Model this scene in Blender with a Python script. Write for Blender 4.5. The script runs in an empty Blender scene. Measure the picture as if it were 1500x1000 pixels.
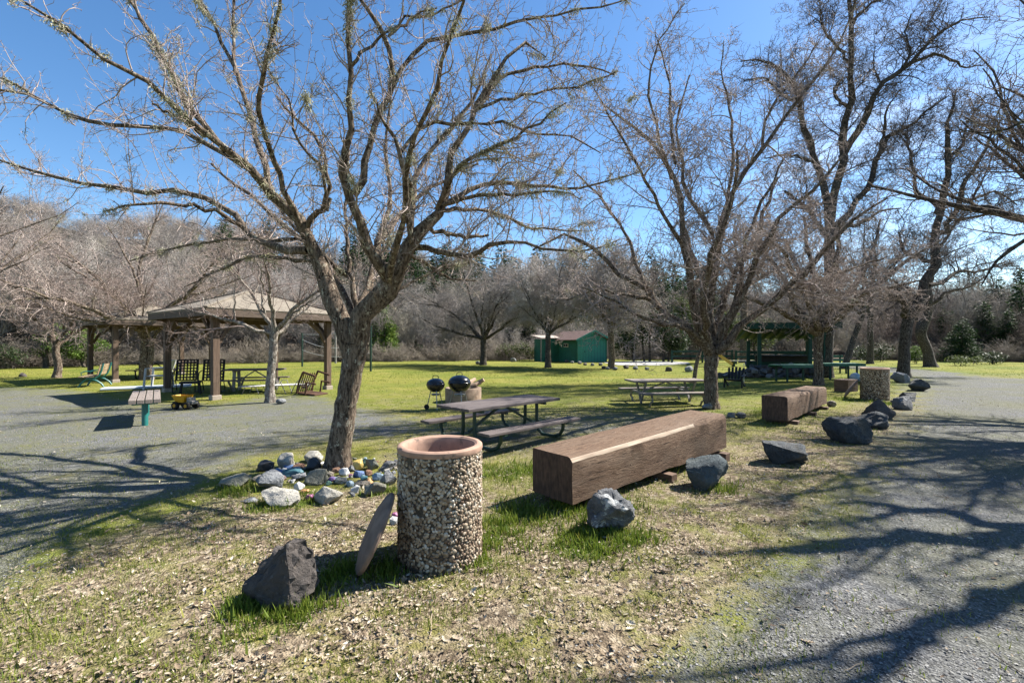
import bpy, bmesh, math, random
import numpy as np
from mathutils import Vector, Matrix, noise as mnoise
from mathutils.bvhtree import BVHTree

rng = np.random.default_rng(7)
random.seed(7)
C = bpy.context.scene.collection
R = math.radians
F, H0, CX, Y0 = 667.0, 1.6, 750.0, 503.0

# ------------------------------------------------------------------ helpers
def G(px, py, z=0.0):
    """world point at height z seen at photo pixel (px, py)"""
    Z = (H0 - z) * F / (py - Y0)
    return Vector(((px - CX) * Z / F, Z, z))

def Vp(px, py, Z):
    return np.array([(px - CX) * Z / F, Z, H0 - (py - Y0) * Z / F])

def tag(o, label=None, cat=None, group=None, kind=None):
    if label: o['label'] = label
    if cat: o['category'] = cat
    if group: o['group'] = group
    if kind: o['kind'] = kind
    return o

def empty(name, loc=(0, 0, 0), rz=0.0, label=None, cat=None, group=None):
    o = bpy.data.objects.new(name, None)
    o.empty_display_size = 0.2
    C.objects.link(o)
    o.location = loc
    o.rotation_euler = (0, 0, rz)
    return tag(o, label, cat, group)

def link_mesh(name, me, mat=None, parent=None, loc=None, rz=None):
    o = bpy.data.objects.new(name, me)
    C.objects.link(o)
    if mat is not None and not me.materials:
        me.materials.append(mat)
    if parent is not None: o.parent = parent
    if loc is not None: o.location = loc
    if rz is not None: o.rotation_euler = (0, 0, rz)
    return o

def np_mesh(name, V, Fq, smooth=False, attrs=None):
    """fast mesh from arrays; Fq is an (n,k) array or a list of such arrays"""
    if not isinstance(Fq, (list, tuple)): Fq = [Fq]
    Fq = [np.asarray(a, dtype=np.int32) for a in Fq if len(a)]
    me = bpy.data.meshes.new(name)
    V = np.asarray(V, dtype=np.float32)
    me.vertices.add(len(V))
    me.vertices.foreach_set('co', V.ravel())
    nl = sum(a.size for a in Fq); nf = sum(len(a) for a in Fq)
    me.loops.add(nl); me.polygons.add(nf)
    me.loops.foreach_set('vertex_index', np.concatenate([a.ravel() for a in Fq]))
    starts, s = [], 0
    for a in Fq:
        starts.append(np.arange(len(a), dtype=np.int32) * a.shape[1] + s); s += a.size
    me.polygons.foreach_set('loop_start', np.concatenate(starts))
    if smooth:
        me.polygons.foreach_set('use_smooth', np.ones(nf, dtype=bool))
    for k, v in (attrs or {}).items():
        at = me.attributes.new(k, 'FLOAT', 'POINT')
        at.data.foreach_set('value', np.asarray(v, dtype=np.float32))
    me.update(calc_edges=True)
    me.validate()
    return me

class MB:
    """collects simple shapes into one mesh"""
    def __init__(s): s.v = []; s.f = []
    def add(s, vs, fs):
        n = len(s.v)
        s.v += [tuple(v) for v in vs]
        s.f += [tuple(i + n for i in f) for f in fs]
        return s
    def box(s, c, size, rz=0, rx=0, ry=0):
        M = Matrix.Translation(c) @ Matrix.Rotation(rz, 4, 'Z') @ Matrix.Rotation(ry, 4, 'Y') @ Matrix.Rotation(rx, 4, 'X')
        h = [q / 2 for q in size]
        vs = [M @ Vector((a * h[0], b * h[1], d * h[2])) for a in (-1, 1) for b in (-1, 1) for d in (-1, 1)]
        return s.add(vs, [(0, 1, 3, 2), (4, 6, 7, 5), (0, 4, 5, 1), (2, 3, 7, 6), (0, 2, 6, 4), (1, 5, 7, 3)])
    def bar(s, p0, p1, w, h, up=(0, 0, 1)):
        p0, p1 = Vector(p0), Vector(p1)
        d = (p1 - p0).normalized(); u = Vector(up)
        if abs(d.dot(u)) > .98: u = Vector((1, 0, 0))
        a = d.cross(u).normalized() * (w / 2); b = a.cross(d).normalized() * (h / 2)
        vs = [p + i * a + j * b for p in (p0, p1) for i, j in ((-1, -1), (1, -1), (1, 1), (-1, 1))]
        return s.add(vs, [(0, 1, 2, 3), (7, 6, 5, 4), (0, 4, 5, 1), (1, 5, 6, 2), (2, 6, 7, 3), (3, 7, 4, 0)])
    def tube(s, pts, r, k=8):
        pts = [Vector(p) for p in pts]
        rs = r if isinstance(r, (list, tuple)) else [r] * len(pts)
        vs, fs = [], []
        ref = Vector((0.31, 0.17, 0.93))
        for i, p in enumerate(pts):
            d = (pts[min(i + 1, len(pts) - 1)] - pts[max(i - 1, 0)]).normalized()
            a = d.cross(ref)
            if a.length < .05: a = d.cross(Vector((1, 0, 0)))
            a.normalize(); b = d.cross(a)
            for j in range(k):
                t = 2 * math.pi * j / k
                vs.append(p + (a * math.cos(t) + b * math.sin(t)) * rs[i])
        for i in range(len(pts) - 1):
            for j in range(k):
                j2 = (j + 1) % k
                fs.append((i * k + j, i * k + j2, (i + 1) * k + j2, (i + 1) * k + j))
        fs.append(tuple(range(k - 1, -1, -1)))
        fs.append(tuple((len(pts) - 1) * k + j for j in range(k)))
        return s.add(vs, fs)
    def lathe(s, prof, k=32, c=(0, 0, 0), M=None, cap=True):
        vs, fs = [], []
        for r, z in prof:
            for j in range(k):
                t = 2 * math.pi * j / k
                p = Vector((r * math.cos(t), r * math.sin(t), z))
                if M: p = M @ p
                vs.append(p + Vector(c))
        for i in range(len(prof) - 1):
            for j in range(k):
                j2 = (j + 1) % k
                fs.append((i * k + j, i * k + j2, (i + 1) * k + j2, (i + 1) * k + j))
        if cap and prof[0][0] > 1e-4: fs.append(tuple(range(k - 1, -1, -1)))
        if cap and prof[-1][0] > 1e-4: fs.append(tuple((len(prof) - 1) * k + j for j in range(k)))
        return s.add(vs, fs)
    def build(s, name, mat, parent=None, bevel=0, smooth=False, loc=None, rz=None):
        me = bpy.data.meshes.new(name)
        me.from_pydata(s.v, [], s.f)
        me.validate()
        if smooth:
            for p in me.polygons: p.use_smooth = True
            try: me.set_sharp_from_angle(angle=R(40))
            except Exception: pass
        me.update()
        o = link_mesh(name, me, mat, parent, loc, rz)
        if bevel:
            m = o.modifiers.new('bevel', 'BEVEL'); m.width = bevel; m.segments = 2; m.limit_method = 'ANGLE'
        return o

KIDS = {}
def copy_tree(o, parent=None):
    c = o.copy(); C.objects.link(c)
    if parent is not None: c.parent = parent
    for ch in [q for q in C.objects if q.parent == o]:
        copy_tree(ch, c)
    return c

# ------------------------------------------------------------------ materials
def new_mat(name):
    m = bpy.data.materials.new(name); m.use_nodes = True
    nt = m.node_tree; b = nt.nodes['Principled BSDF']
    return m, nt, b

def N(nt, t, **kw):
    n = nt.nodes.new(t)
    for k, v in kw.items():
        if k in n.inputs.keys(): n.inputs[k].default_value = v
        else: setattr(n, k, v)
    return n

def ramp(nt, fac, stops, interp='LINEAR'):
    r = nt.nodes.new('ShaderNodeValToRGB')
    r.color_ramp.interpolation = interp
    el = r.color_ramp.elements
    while len(el) < len(stops): el.new(0.5)
    for e, (p, c) in zip(el, stops):
        e.position = p
        e.color = (*c, 1) if len(c) == 3 else c
    nt.links.new(fac, r.inputs['Fac'])
    return r.outputs['Color']

def g(v): return (v, v, v)

def mixc(nt, fac, a, b, mode='MIX'):
    m = nt.nodes.new('ShaderNodeMix'); m.data_type = 'RGBA'; m.blend_type = mode
    for i, v in ((0, fac), (6, a), (7, b)):
        if isinstance(v, (int, float)): m.inputs[i].default_value = v
        elif isinstance(v, tuple): m.inputs[i].default_value = (*v, 1)
        else: nt.links.new(v, m.inputs[i])
    return m.outputs[2]

def coords(nt, stretch=(1, 1, 1), kind='Object', jitter=True):
    tc = nt.nodes.new('ShaderNodeTexCoord')
    mp = nt.nodes.new('ShaderNodeMapping')
    mp.inputs['Scale'].default_value = stretch
    nt.links.new(tc.outputs[kind], mp.inputs['Vector'])
    if jitter and kind == 'Object':
        oi = nt.nodes.new('ShaderNodeObjectInfo')
        mu = nt.nodes.new('ShaderNodeMath'); mu.operation = 'MULTIPLY'; mu.inputs[1].default_value = 37.0
        nt.links.new(oi.outputs['Random'], mu.inputs[0])
        nt.links.new(mu.outputs[0], mp.inputs['Location'])
    return mp.outputs['Vector']

def noise(nt, vec, scale, detail=4, rough=.55, dist=0.0, out='Fac'):
    n = nt.nodes.new('ShaderNodeTexNoise')
    n.inputs['Scale'].default_value = scale; n.inputs['Detail'].default_value = detail
    n.inputs['Roughness'].default_value = rough; n.inputs['Distortion'].default_value = dist
    nt.links.new(vec, n.inputs['Vector'])
    return n.outputs[out]

def bump(nt, b, h, strength=.4, dist=.02):
    n = nt.nodes.new('ShaderNodeBump')
    n.inputs['Strength'].default_value = strength; n.inputs['Distance'].default_value = dist
    nt.links.new(h, n.inputs['Height']); nt.links.new(n.outputs[0], b.inputs['Normal'])

def mat(name, c1, c2=None, scale=8, stretch=(1, 1, 1), rough=.8, bmp=.3, bdist=.01, patch=None, metal=0, detail=6, spec=.3, patch_scale=3, patch_at=.58):
    m, nt, b = new_mat(name)
    c2 = c2 or tuple(x * .6 for x in c1)
    v = coords(nt, stretch)
    n1 = noise(nt, v, scale, detail)
    col = ramp(nt, n1, [(.32, c2), (.68, c1)])
    if patch:
        v2 = coords(nt)
        n2 = noise(nt, v2, patch_scale, 5, .65)
        f = ramp(nt, n2, [(patch_at, g(0)), (patch_at + .08, g(1))])
        col = mixc(nt, f, col, patch)
    nt.links.new(col, b.inputs['Base Color'])
    b.inputs['Roughness'].default_value = rough; b.inputs['Metallic'].default_value = metal
    b.inputs['Specular IOR Level'].default_value = spec
    if bmp: bump(nt, b, n1, bmp, bdist)
    return m

def attr_mat(name, stops, rough=.85, transl=0.0, extra=None):
    """colour taken from the per-piece random attribute 'rnd'"""
    m, nt, b = new_mat(name)
    a = nt.nodes.new('ShaderNodeAttribute'); a.attribute_name = 'rnd'
    col = ramp(nt, a.outputs['Fac'], stops)
    if extra:
        v = coords(nt); col = mixc(nt, .5, col, ramp(nt, noise(nt, v, extra, 4), [(.3, g(.45)), (.7, g(1.15))]), 'MULTIPLY')
    nt.links.new(col, b.inputs['Base Color'])
    b.inputs['Roughness'].default_value = rough
    b.inputs['Specular IOR Level'].default_value = .25
    if transl:
        t = nt.nodes.new('ShaderNodeBsdfTranslucent'); nt.links.new(col, t.inputs['Color'])
        mx = nt.nodes.new('ShaderNodeMixShader'); mx.inputs[0].default_value = transl
        nt.links.new(b.outputs[0], mx.inputs[1]); nt.links.new(t.outputs[0], mx.inputs[2])
        nt.links.new(mx.outputs[0], nt.nodes['Material Output'].inputs['Surface'])
    return m

def bark_mat(name, dark, light, lichen, lichen_at=.56, sc=1.0, moss=None):
    m, nt, b = new_mat(name)
    v = coords(nt, (1, 1, .28))
    n1 = noise(nt, v, 30 * sc, 10, .7, .5)
    col = ramp(nt, n1, [(.40, dark), (.58, light)])
    vp = coords(nt, (1, 1, .7))
    n2 = noise(nt, vp, 16 * sc, 8, .75)
    f = ramp(nt, n2, [(lichen_at, g(0)), (lichen_at + .035, g(1))])
    col = mixc(nt, f, col, lichen)
    if moss:
        n3 = noise(nt, vp, 3.2 * sc, 4, .6)
        f3 = ramp(nt, n3, [(.55, g(0)), (.62, g(1))])
        col = mixc(nt, f3, col, moss)
    nt.links.new(col, b.inputs['Base Color'])
    b.inputs['Roughness'].default_value = .92
    b.inputs['Specular IOR Level'].default_value = .15
    bump(nt, b, n1, .9, .03)
    return m

M = {}
M['bark'] = bark_mat('bark_grey_brown', (.042, .029, .02), (.26, .20, .15), (.50, .46, .36), .57, 1, None)
M['bark_limb'] = bark_mat('bark_limb_lichened', (.042, .030, .022), (.25, .20, .155), (.62, .58, .42), .515, 1.3, (.06, .04, .016))
M['bark_pale'] = bark_mat('bark_pale', (.10, .08, .062), (.38, .33, .28), (.58, .55, .47), .55, 1)
M['bark_dark'] = bark_mat('bark_dark', (.03, .024, .02), (.16, .135, .11), (.32, .30, .24), .58, .9)
M['twig'] = mat('twig_bark', (.40, .315, .27), (.19, .13, .11), 9, rough=.85, bmp=0)
M['twig_pale'] = mat('twig_bark_pale', (.54, .45, .40), (.27, .20, .17), 9, rough=.85, bmp=0)
M['twig_mid'] = mat('twig_bark_brown', (.32, .25, .20), (.13, .09, .07), 5, rough=.85, bmp=0)
M['twig_dark'] = mat('twig_bark_dark', (.19, .155, .14), (.07, .056, .05), 5, rough=.85, bmp=0)
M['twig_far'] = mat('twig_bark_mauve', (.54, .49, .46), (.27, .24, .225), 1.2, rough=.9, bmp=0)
def vary(m_, stops):
    """each plant of the kind has its own tone"""
    nt_ = m_.node_tree; s_ = nt_.nodes['Principled BSDF'].inputs['Base Color']; src_ = s_.links[0].from_socket
    oi_ = nt_.nodes.new('ShaderNodeObjectInfo')
    nt_.links.new(mixc(nt_, 1.0, src_, ramp(nt_, oi_.outputs['Random'], stops), 'MULTIPLY'), s_)
    return m_
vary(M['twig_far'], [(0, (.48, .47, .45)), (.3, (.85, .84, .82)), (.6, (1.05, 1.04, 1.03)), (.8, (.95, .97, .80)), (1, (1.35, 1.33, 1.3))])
M['lichen'] = attr_mat('lichen', [(0, (.26, .25, .13)), (.5, (.47, .46, .30)), (1, (.62, .60, .46))], .95, .2)
M['leaf'] = attr_mat('dry_leaf', [(0, (.13, .085, .055)), (.35, (.30, .225, .15)), (.7, (.50, .405, .295)), (1, (.76, .68, .54))], .75, .1)
M['blade'] = attr_mat('grass_blade', [(0, (.10, .17, .018)), (.45, (.18, .25, .03)), (.75, (.32, .33, .06)), (1, (.55, .47, .24))], .6, .35)
M['pebble'] = attr_mat('gravel_stone', [(0, (.07, .07, .07)), (.6, (.20, .20, .198)), (1, (.42, .41, .39))], .85)
M['fir'] = attr_mat('fir_needles', [(0, (.012, .03, .010)), (.6, (.035, .075, .02)), (1, (.085, .14, .04))], .7, .2)
M['pine'] = attr_mat('pine_needles', [(0, (.05, .10, .015)), (.5, (.13, .22, .035)), (1, (.26, .34, .07))], .7, .3)
M['evergreen'] = attr_mat('evergreen_leaf', [(0, (.012, .025, .008)), (.55, (.04, .075, .018)), (1, (.12, .17, .05))], .5, .2)
M['shrub'] = attr_mat('shrub_leaf', [(0, (.05, .075, .02)), (.55, (.13, .17, .05)), (1, (.27, .30, .12))], .7, .3)
M['agg'] = attr_mat('aggregate_pebble', [(0, (.07, .045, .03)), (.2, (.21, .14, .09)), (.5, (.40, .31, .215)), (.8, (.54, .46, .35)), (1, (.70, .64, .55))], .6)
M['cement'] = mat('cement_dark', (.12, .10, .075), (.05, .04, .03), 30, bmp=.4)
M['terracotta'] = mat('rim_concrete', (.52, .33, .24), (.36, .23, .17), 14, rough=.85, bmp=.25, bdist=.006, patch=(.22, .155, .12), patch_at=.60, patch_scale=9)
M['lid'] = mat('lid_concrete', (.30, .21, .16), (.17, .115, .085), 10, rough=.8, bmp=.3, bdist=.006, patch=(.40, .32, .25), patch_at=.62)
def beam_mat():
    m, nt, b = new_mat('beam_timber')
    v = coords(nt, (1.1, 6, 6))
    n1 = noise(nt, v, 6, 10, .7, 1.4)
    col = ramp(nt, n1, [(.3, (.075, .042, .026)), (.5, (.165, .10, .062)), (.72, (.28, .19, .125))])
    v2 = coords(nt, (.9, 2.2, 2.2))
    n2 = noise(nt, v2, 1.9, 6, .65)
    col = mixc(nt, ramp(nt, n2, [(.45, g(0)), (.7, g(.7))]), col, (.22, .155, .108))
    n3 = noise(nt, coords(nt, (.5, 13, 13)), 4, 6, .62, .6)
    cr = ramp(nt, n3, [(.33, g(.16)), (.38, g(1))])
    col = mixc(nt, 1.0, col, cr, 'MULTIPLY')
    nt.links.new(col, b.inputs['Base Color'])
    b.inputs['Roughness'].default_value = .82; b.inputs['Specular IOR Level'].default_value = .2
    h = mixc(nt, .5, n1, cr)
    bump(nt, b, h, .9, .03)
    return m
M['beam'] = beam_mat()
M['wane'] = mat('beam_pale_edge', (.56, .45, .34), (.36, .26, .18), 7, (.5, 5, 5), bmp=.4)
M['plank_grey'] = mat('weathered_plank', (.34, .29, .25), (.19, .155, .135), 7, (.6, 12, 12), bmp=.4)
M['plank_dark'] = mat('dark_plank', (.20, .165, .155), (.10, .08, .075), 7, (.6, 12, 12), bmp=.35)
M['plank_tan'] = mat('tan_plank', (.50, .38, .24), (.33, .23, .14), 6, (.6, 10, 10), bmp=.3)
M['post_wood'] = mat('gazebo_timber', (.20, .135, .095), (.10, .066, .046), 5, (6, 6, .5), bmp=.35)
M['fascia'] = mat('gazebo_fascia', (.17, .125, .095), (.11, .08, .06), 6, (1, 1, 6), bmp=.2)
def shingle(name, c1, c2, s=(1, 1)):
    m, nt, b = new_mat(name)
    v = coords(nt, (1, 1, 1), jitter=False)
    br = nt.nodes.new('ShaderNodeTexBrick')
    br.inputs['Scale'].default_value = 6
    br.inputs['Color1'].default_value = (*c1, 1); br.inputs['Color2'].default_value = (*c2, 1)
    br.inputs['Mortar'].default_value = (*[x * .55 for x in c2], 1)
    br.inputs['Mortar Size'].default_value = .02
    nt.links.new(v, br.inputs['Vector'])
    n = noise(nt, v, 3.5, 6, .7)
    col = mixc(nt, .55, br.outputs['Color'], ramp(nt, n, [(.3, g(.55)), (.7, g(1.2))]), 'MULTIPLY')
    nt.links.new(col, b.inputs['Base Color'])
    b.inputs['Roughness'].default_value = .9
    bump(nt, b, br.outputs['Fac'], .3, .01)
    return m
M['shingle'] = shingle('roof_shingle_tan', (.33, .28, .21), (.27, .23, .175))
M['shingle_red'] = shingle('roof_shingle_red_brown', (.19, .10, .075), (.14, .075, .06))
M['stone_foot'] = mat('pale_stone', (.50, .42, .34), (.36, .30, .24), 8)
M['green_paint'] = mat('dark_green_paint', (.012, .055, .036), (.008, .036, .025), 4, rough=.45, bmp=.1, spec=.5)
M['teal_paint'] = mat('teal_paint', (.02, .22, .20), (.012, .14, .13), 5, rough=.45, bmp=.1, spec=.5)
def board_paint(name, c1, c2, axis):
    m, nt, b = new_mat(name)
    v = coords(nt, jitter=False)
    w = nt.nodes.new('ShaderNodeTexWave'); w.wave_type = 'BANDS'; w.bands_direction = axis
    w.inputs['Scale'].default_value = 1.05; w.inputs['Distortion'].default_value = 0
    nt.links.new(v, w.inputs['Vector'])
    line = ramp(nt, w.outputs['Fac'], [(0, g(.45)), (.05, g(1))])
    col = ramp(nt, noise(nt, v, 2.2, 6, .7), [(.3, c2), (.7, c1)])
    col = mixc(nt, 1.0, col, line, 'MULTIPLY')
    nt.links.new(col, b.inputs['Base Color']); b.inputs['Roughness'].default_value = .65
    return m
M['shed_front'] = board_paint('shed_board_teal', (.026, .30, .235), (.018, .22, .175), 'X')
M['shed_side'] = board_paint('shed_board_shaded', (.02, .20, .13), (.012, .13, .09), 'Y')  # darker copy of the front paint, with the side wall's shade in its colour
M['shelter_green'] = mat('shelter_green_paint', (.014, .075, .055), (.01, .05, .038), 4, rough=.6, bmp=.1)
M['green_top'] = mat('green_table_top', (.022, .17, .105), (.015, .11, .07), 5, rough=.5, bmp=.1)
M['white'] = mat('white_paint', (.78, .77, .74), (.62, .61, .58), 5, rough=.5, bmp=.1)
M['white_plastic'] = mat('white_plastic', (.66, .67, .68), (.55, .56, .57), 3, rough=.4, bmp=0)
M['blue_white'] = mat('pale_board', (.66, .72, .78), (.55, .62, .70), 3, rough=.45, bmp=.05)
M['steel'] = mat('grey_steel', (.42, .42, .41), (.28, .28, .28), 8, rough=.45, metal=.6, bmp=.1)
M['galv'] = mat('weathered_metal', (.40, .38, .35), (.25, .23, .21), 8, rough=.6, metal=.3, bmp=.1)
M['black'] = mat('black_enamel', (.012, .013, .016), (.008, .008, .010), 4, rough=.25, bmp=.02, spec=.6)
M['black_metal'] = mat('black_metal', (.02, .02, .02), (.012, .012, .012), 8, rough=.55, bmp=.1)
M['brown_wicker'] = mat('brown_wicker', (.14, .07, .04), (.07, .035, .02), 25, rough=.65, bmp=.3)
M['yellow'] = mat('yellow_plastic', (.78, .42, .015), (.66, .33, .01), 6, rough=.4, bmp=.03, patch=(.40, .26, .08), patch_at=.68)
M['slide'] = mat('slide_plastic', (.85, .56, .16), (.75, .48, .12), 4, rough=.4, bmp=0)
M['blue'] = mat('blue_paint', (.03, .08, .35), (.02, .05, .24), 5, rough=.5, bmp=0)
M['tyre'] = mat('black_rubber', (.018, .018, .018), (.01, .01, .01), 30, rough=.8)
M['tan_conc'] = mat('fire_ring_concrete', (.38, .28, .20), (.20, .14, .10), 6, bmp=.4, patch=(.20, .13, .09), patch_at=.6)
M['log'] = mat('firewood', (.52, .38, .27), (.25, .165, .11), 8, (1, 6, 6), bmp=.5)
M['block'] = mat('dark_block_wood', (.20, .125, .085), (.10, .062, .042), 5, (1, 1, 5), bmp=.4)
def rock_mat(name, c1, c2, vein=None, sc=6, va=.6):
    m, nt, b = new_mat(name)
    v = coords(nt)
    n1 = noise(nt, v, sc, 9, .68, .4)
    n2 = noise(nt, v, sc * 6, 6, .7)
    col = ramp(nt, n1, [(.34, c2), (.66, c1)])
    col = mixc(nt, .5, col, ramp(nt, n2, [(.3, g(.5)), (.7, g(1.25))]), 'MULTIPLY')
    if vein:
        n3 = noise(nt, coords(nt, (1, .5, 1.6)), sc * .6, 7, .7, 1.2)
        col = mixc(nt, ramp(nt, n3, [(va, g(0)), (va + .05, g(1))]), col, vein)
    nt.links.new(col, b.inputs['Base Color'])
    b.inputs['Roughness'].default_value = .82
    n4 = noise(nt, v, sc * 2.6, 8, .75)
    col = mixc(nt, ramp(nt, n4, [(.60, g(0)), (.66, g(.7))]), col, tuple(min(1, .5 * q + .2) for q in c1))
    n5 = noise(nt, coords(nt, (1, 1, .6)), sc * .5, 6, .7)
    col = mixc(nt, ramp(nt, n5, [(.52, g(0)), (.64, g(.6))]), col, (.15, .125, .085))
    nt.links.new(col, b.inputs['Base Color'])
    h = mixc(nt, .5, n1, n2)
    bump(nt, b, h, 1.0, .07)
    return m
M['rk_dark'] = rock_mat('rock_dark_brown', (.15, .125, .11), (.065, .055, .05), (.20, .165, .135), 7, .64)
M['rk_grey'] = rock_mat('rock_grey_white', (.25, .255, .265), (.09, .095, .105), (.72, .72, .70), 6, .60)
M['rk_green'] = rock_mat('rock_green_grey', (.13, .165, .17), (.045, .066, .075), (.27, .31, .30), 7, .62)
M['rk_blue'] = rock_mat('rock_blue_black', (.10, .115, .125), (.032, .04, .05), (.24, .26, .26), 8, .63)
M['rk_pale'] = rock_mat('rock_pale', (.58, .55, .48), (.40, .38, .33), (.70, .68, .62), 5, .6)
M['rk_olive'] = rock_mat('rock_olive', (.32, .32, .25), (.20, .20, .16), (.50, .49, .42), 5, .6)
M['rk_tan'] = rock_mat('rock_tan', (.42, .37, .29), (.27, .23, .18), None, 6)
M['rk_rust'] = rock_mat('rock_rust', (.42, .22, .13), (.26, .14, .09), None, 8)
M['rk_lgrey'] = rock_mat('rock_light_grey', (.36, .37, .38), (.2, .21, .22), (.6, .6, .6), 6, .6)
for nm, c in (('yellow', (.80, .55, .08)), ('blue', (.07, .17, .40)), ('teal', (.02, .17, .22)), ('purple', (.25, .12, .45)), ('orange', (.80, .36, .07)),
              ('green', (.16, .36, .24)), ('white', (.78, .77, .74)), ('pink', (.72, .45, .40)), ('sky', (.28, .42, .52)), ('black', (.012, .012, .018)), ('magenta', (.42, .06, .26))):
    lum = sum(c) / 3; c = tuple(.72 * q + .28 * (.5 * lum + .14) for q in c)
    M['pt_' + nm] = mat('painted_rock_' + nm, c, tuple(x * .75 for x in c), 6, rough=.5, bmp=.25, patch=tuple(.5 * x + .25 for x in c), patch_scale=9, patch_at=.62)
M['rail'] = mat('fence_rail_green', (.025, .085, .06), (.016, .055, .04), 5, rough=.7)
M['window'] = mat('dark_glass', (.03, .035, .04), (.02, .022, .025), 4, rough=.15, bmp=0, spec=.6)
M['cream'] = mat('cream_frame', (.72, .66, .52), (.6, .54, .42), 5, rough=.6)

# ------------------------------------------------------------------ value noise on arrays
_pn = rng.random((64, 64))
def vnoise(x, y, s):
    x = np.asarray(x) / s; y = np.asarray(y) / s
    xi = np.floor(x).astype(int); yi = np.floor(y).astype(int)
    fx = x - xi; fy = y - yi
    fx = fx * fx * (3 - 2 * fx); fy = fy * fy * (3 - 2 * fy)
    a = _pn[xi % 64, yi % 64]; b = _pn[(xi + 1) % 64, yi % 64]
    c = _pn[xi % 64, (yi + 1) % 64]; d = _pn[(xi + 1) % 64, (yi + 1) % 64]
    return (a * (1 - fx) + b * fx) * (1 - fy) + (c * (1 - fx) + d * fx) * fy

def in_poly(x, y, poly):
    x = np.asarray(x); y = np.asarray(y)
    ins = np.zeros(x.shape, bool)
    n = len(poly)
    for i in range(n):
        x1, y1 = poly[i]; x2, y2 = poly[(i + 1) % n]
        if y1 == y2: continue
        c = ((y1 > y) != (y2 > y)) & (x < (x2 - x1) * (y - y1) / (y2 - y1) + x1)
        ins ^= c
    return ins

def wpoly(pp): return [tuple(G(*p)[:2]) for p in pp]

# ------------------------------------------------------------------ ground
GR_L = wpoly([(-400, 566), (0, 566), (130, 571), (190, 586), (330, 593), (380, 579), (480, 579), (560, 602), (640, 612), (600, 640), (480, 652), (410, 668), (330, 700),
              (250, 735), (170, 762), (90, 790), (60, 850), (0, 900), (-500, 960), (-1400, 700)])
GR_R = wpoly([(1340, 547), (1335, 575), (1335, 610), (1290, 680), (1240, 730), (1190, 790), (1140, 850), (1070, 920), (1000, 1010), (940, 1150), (1500, 1500), (5500, 1000),
              (3500, 600), (1800, 562), (1500, 556), (1420, 549)])
GR_F = wpoly([(1230, 533), (1330, 539), (1430, 548), (1345, 553), (1290, 545), (1225, 537)])
GR_M = wpoly([(830, 602), (1000, 606), (1060, 600), (1110, 604), (1050, 640), (850, 660), (690, 668), (600, 690), (560, 668), (640, 628)])
GR_C = wpoly([(470, 850), (560, 838), (640, 842), (600, 880), (520, 905)])
LIT = wpoly([(-500, 1400), (-80, 905), (60, 850), (120, 800), (330, 735), (560, 712), (720, 720), (760, 760), (1000, 715), (1090, 660), (1200, 610), (1320, 575), (1335, 610),
             (1240, 700), (1130, 830), (1000, 960), (900, 1100), (900, 1500)])
LIT2 = wpoly([(540, 640), (640, 600), (1110, 596), (1110, 660), (1000, 720), (760, 770), (560, 730)])
LIT3 = wpoly([(1190, 700), (1330, 572), (1345, 548), (1500, 545), (1900, 560), (1500, 600), (1330, 700)])
LUSH = [(725, 792, .22), (700, 820, .17), (735, 770, .18), (400, 892, .26), (440, 893, .15), (360, 890, .16), (500, 840, .18), (560, 836, .16), (770, 752, .35), (830, 742, .3), (870, 785, .22), (925, 790, .18), (900, 742, .25),
        (960, 690, .3), (1000, 672, .3), (1045, 668, .2), (1060, 716, .18), (690, 690, .4), (560, 720, .15), (400, 742, .2), (440, 735, .2), (350, 720, .2), (760, 690, .5), (1240, 585, .4), (1300, 592, .4), (1130, 606, .3), (860, 800, .3)]
LUSHW = [(*G(a, b)[:2], r) for a, b, r in LUSH]

def masks(x, y):
    x = np.asarray(x, float); y = np.asarray(y, float)
    gr = np.zeros(x.shape); li = np.zeros(x.shape)
    K = 14
    lr = np.random.default_rng(3)
    for _ in range(K):
        s = .04 * np.clip(y, 2, 30)
        jx = x + lr.normal(0, 1) * (.10 + s); jy = y + lr.normal(0, 1) * (.10 + s * .8)
        a = in_poly(jx, jy, GR_L) * .68
        a = np.maximum(a, in_poly(x + (jx - x) * 1.6, y + (jy - y) * 1.6, GR_R) * .95)
        a = np.maximum(a, in_poly(jx, jy, GR_F) * 1.0)
        a = np.maximum(a, in_poly(jx, jy, GR_M) * .55)
        a = np.maximum(a, in_poly(jx, jy, GR_C) * .8)
        gr += a / K
        li += np.maximum(in_poly(jx, jy, LIT), np.maximum(.5 * in_poly(jx, jy, LIT2), .5 * in_poly(jx, jy, LIT3))) / K
    lu = np.zeros(x.shape)
    for a, b, r in LUSHW:
        d2 = (x - a) ** 2 + (y - b) ** 2
        lu = np.maximum(lu, np.exp(-d2 / (2 * (r * .55) ** 2)) * (.45 + .9 * vnoise(x * 1.0, y * 1.0, .16)))
    # ground that is open lawn
    return gr, li, lu

def height(x, y):
    x = np.asarray(x, float); y = np.asarray(y, float)
    near = np.clip((70 - y) / 40, 0, 1)
    h = (vnoise(x + 50, y + 50, 1.3) - .5) * .035 + (vnoise(x + 9, y + 90, .35) - .5) * .018
    h = h * near
    rx = np.array([-400, -169, -125, -90, -45, -11, 25, 56, 110, 169, 400])
    rh = np.array([46, 41, 37, 32, 25, 18, 14, 11.5, 8.5, 6.5, 6])
    t = np.clip((y - 52) / 105, 0, 1); t = t * t * (3 - 2 * t)
    hill = np.interp(x * 150 / np.maximum(y, 60), rx, rh) * t * (1 + .25 * (vnoise(x, y, 33) - .5))
    return h + hill

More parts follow.
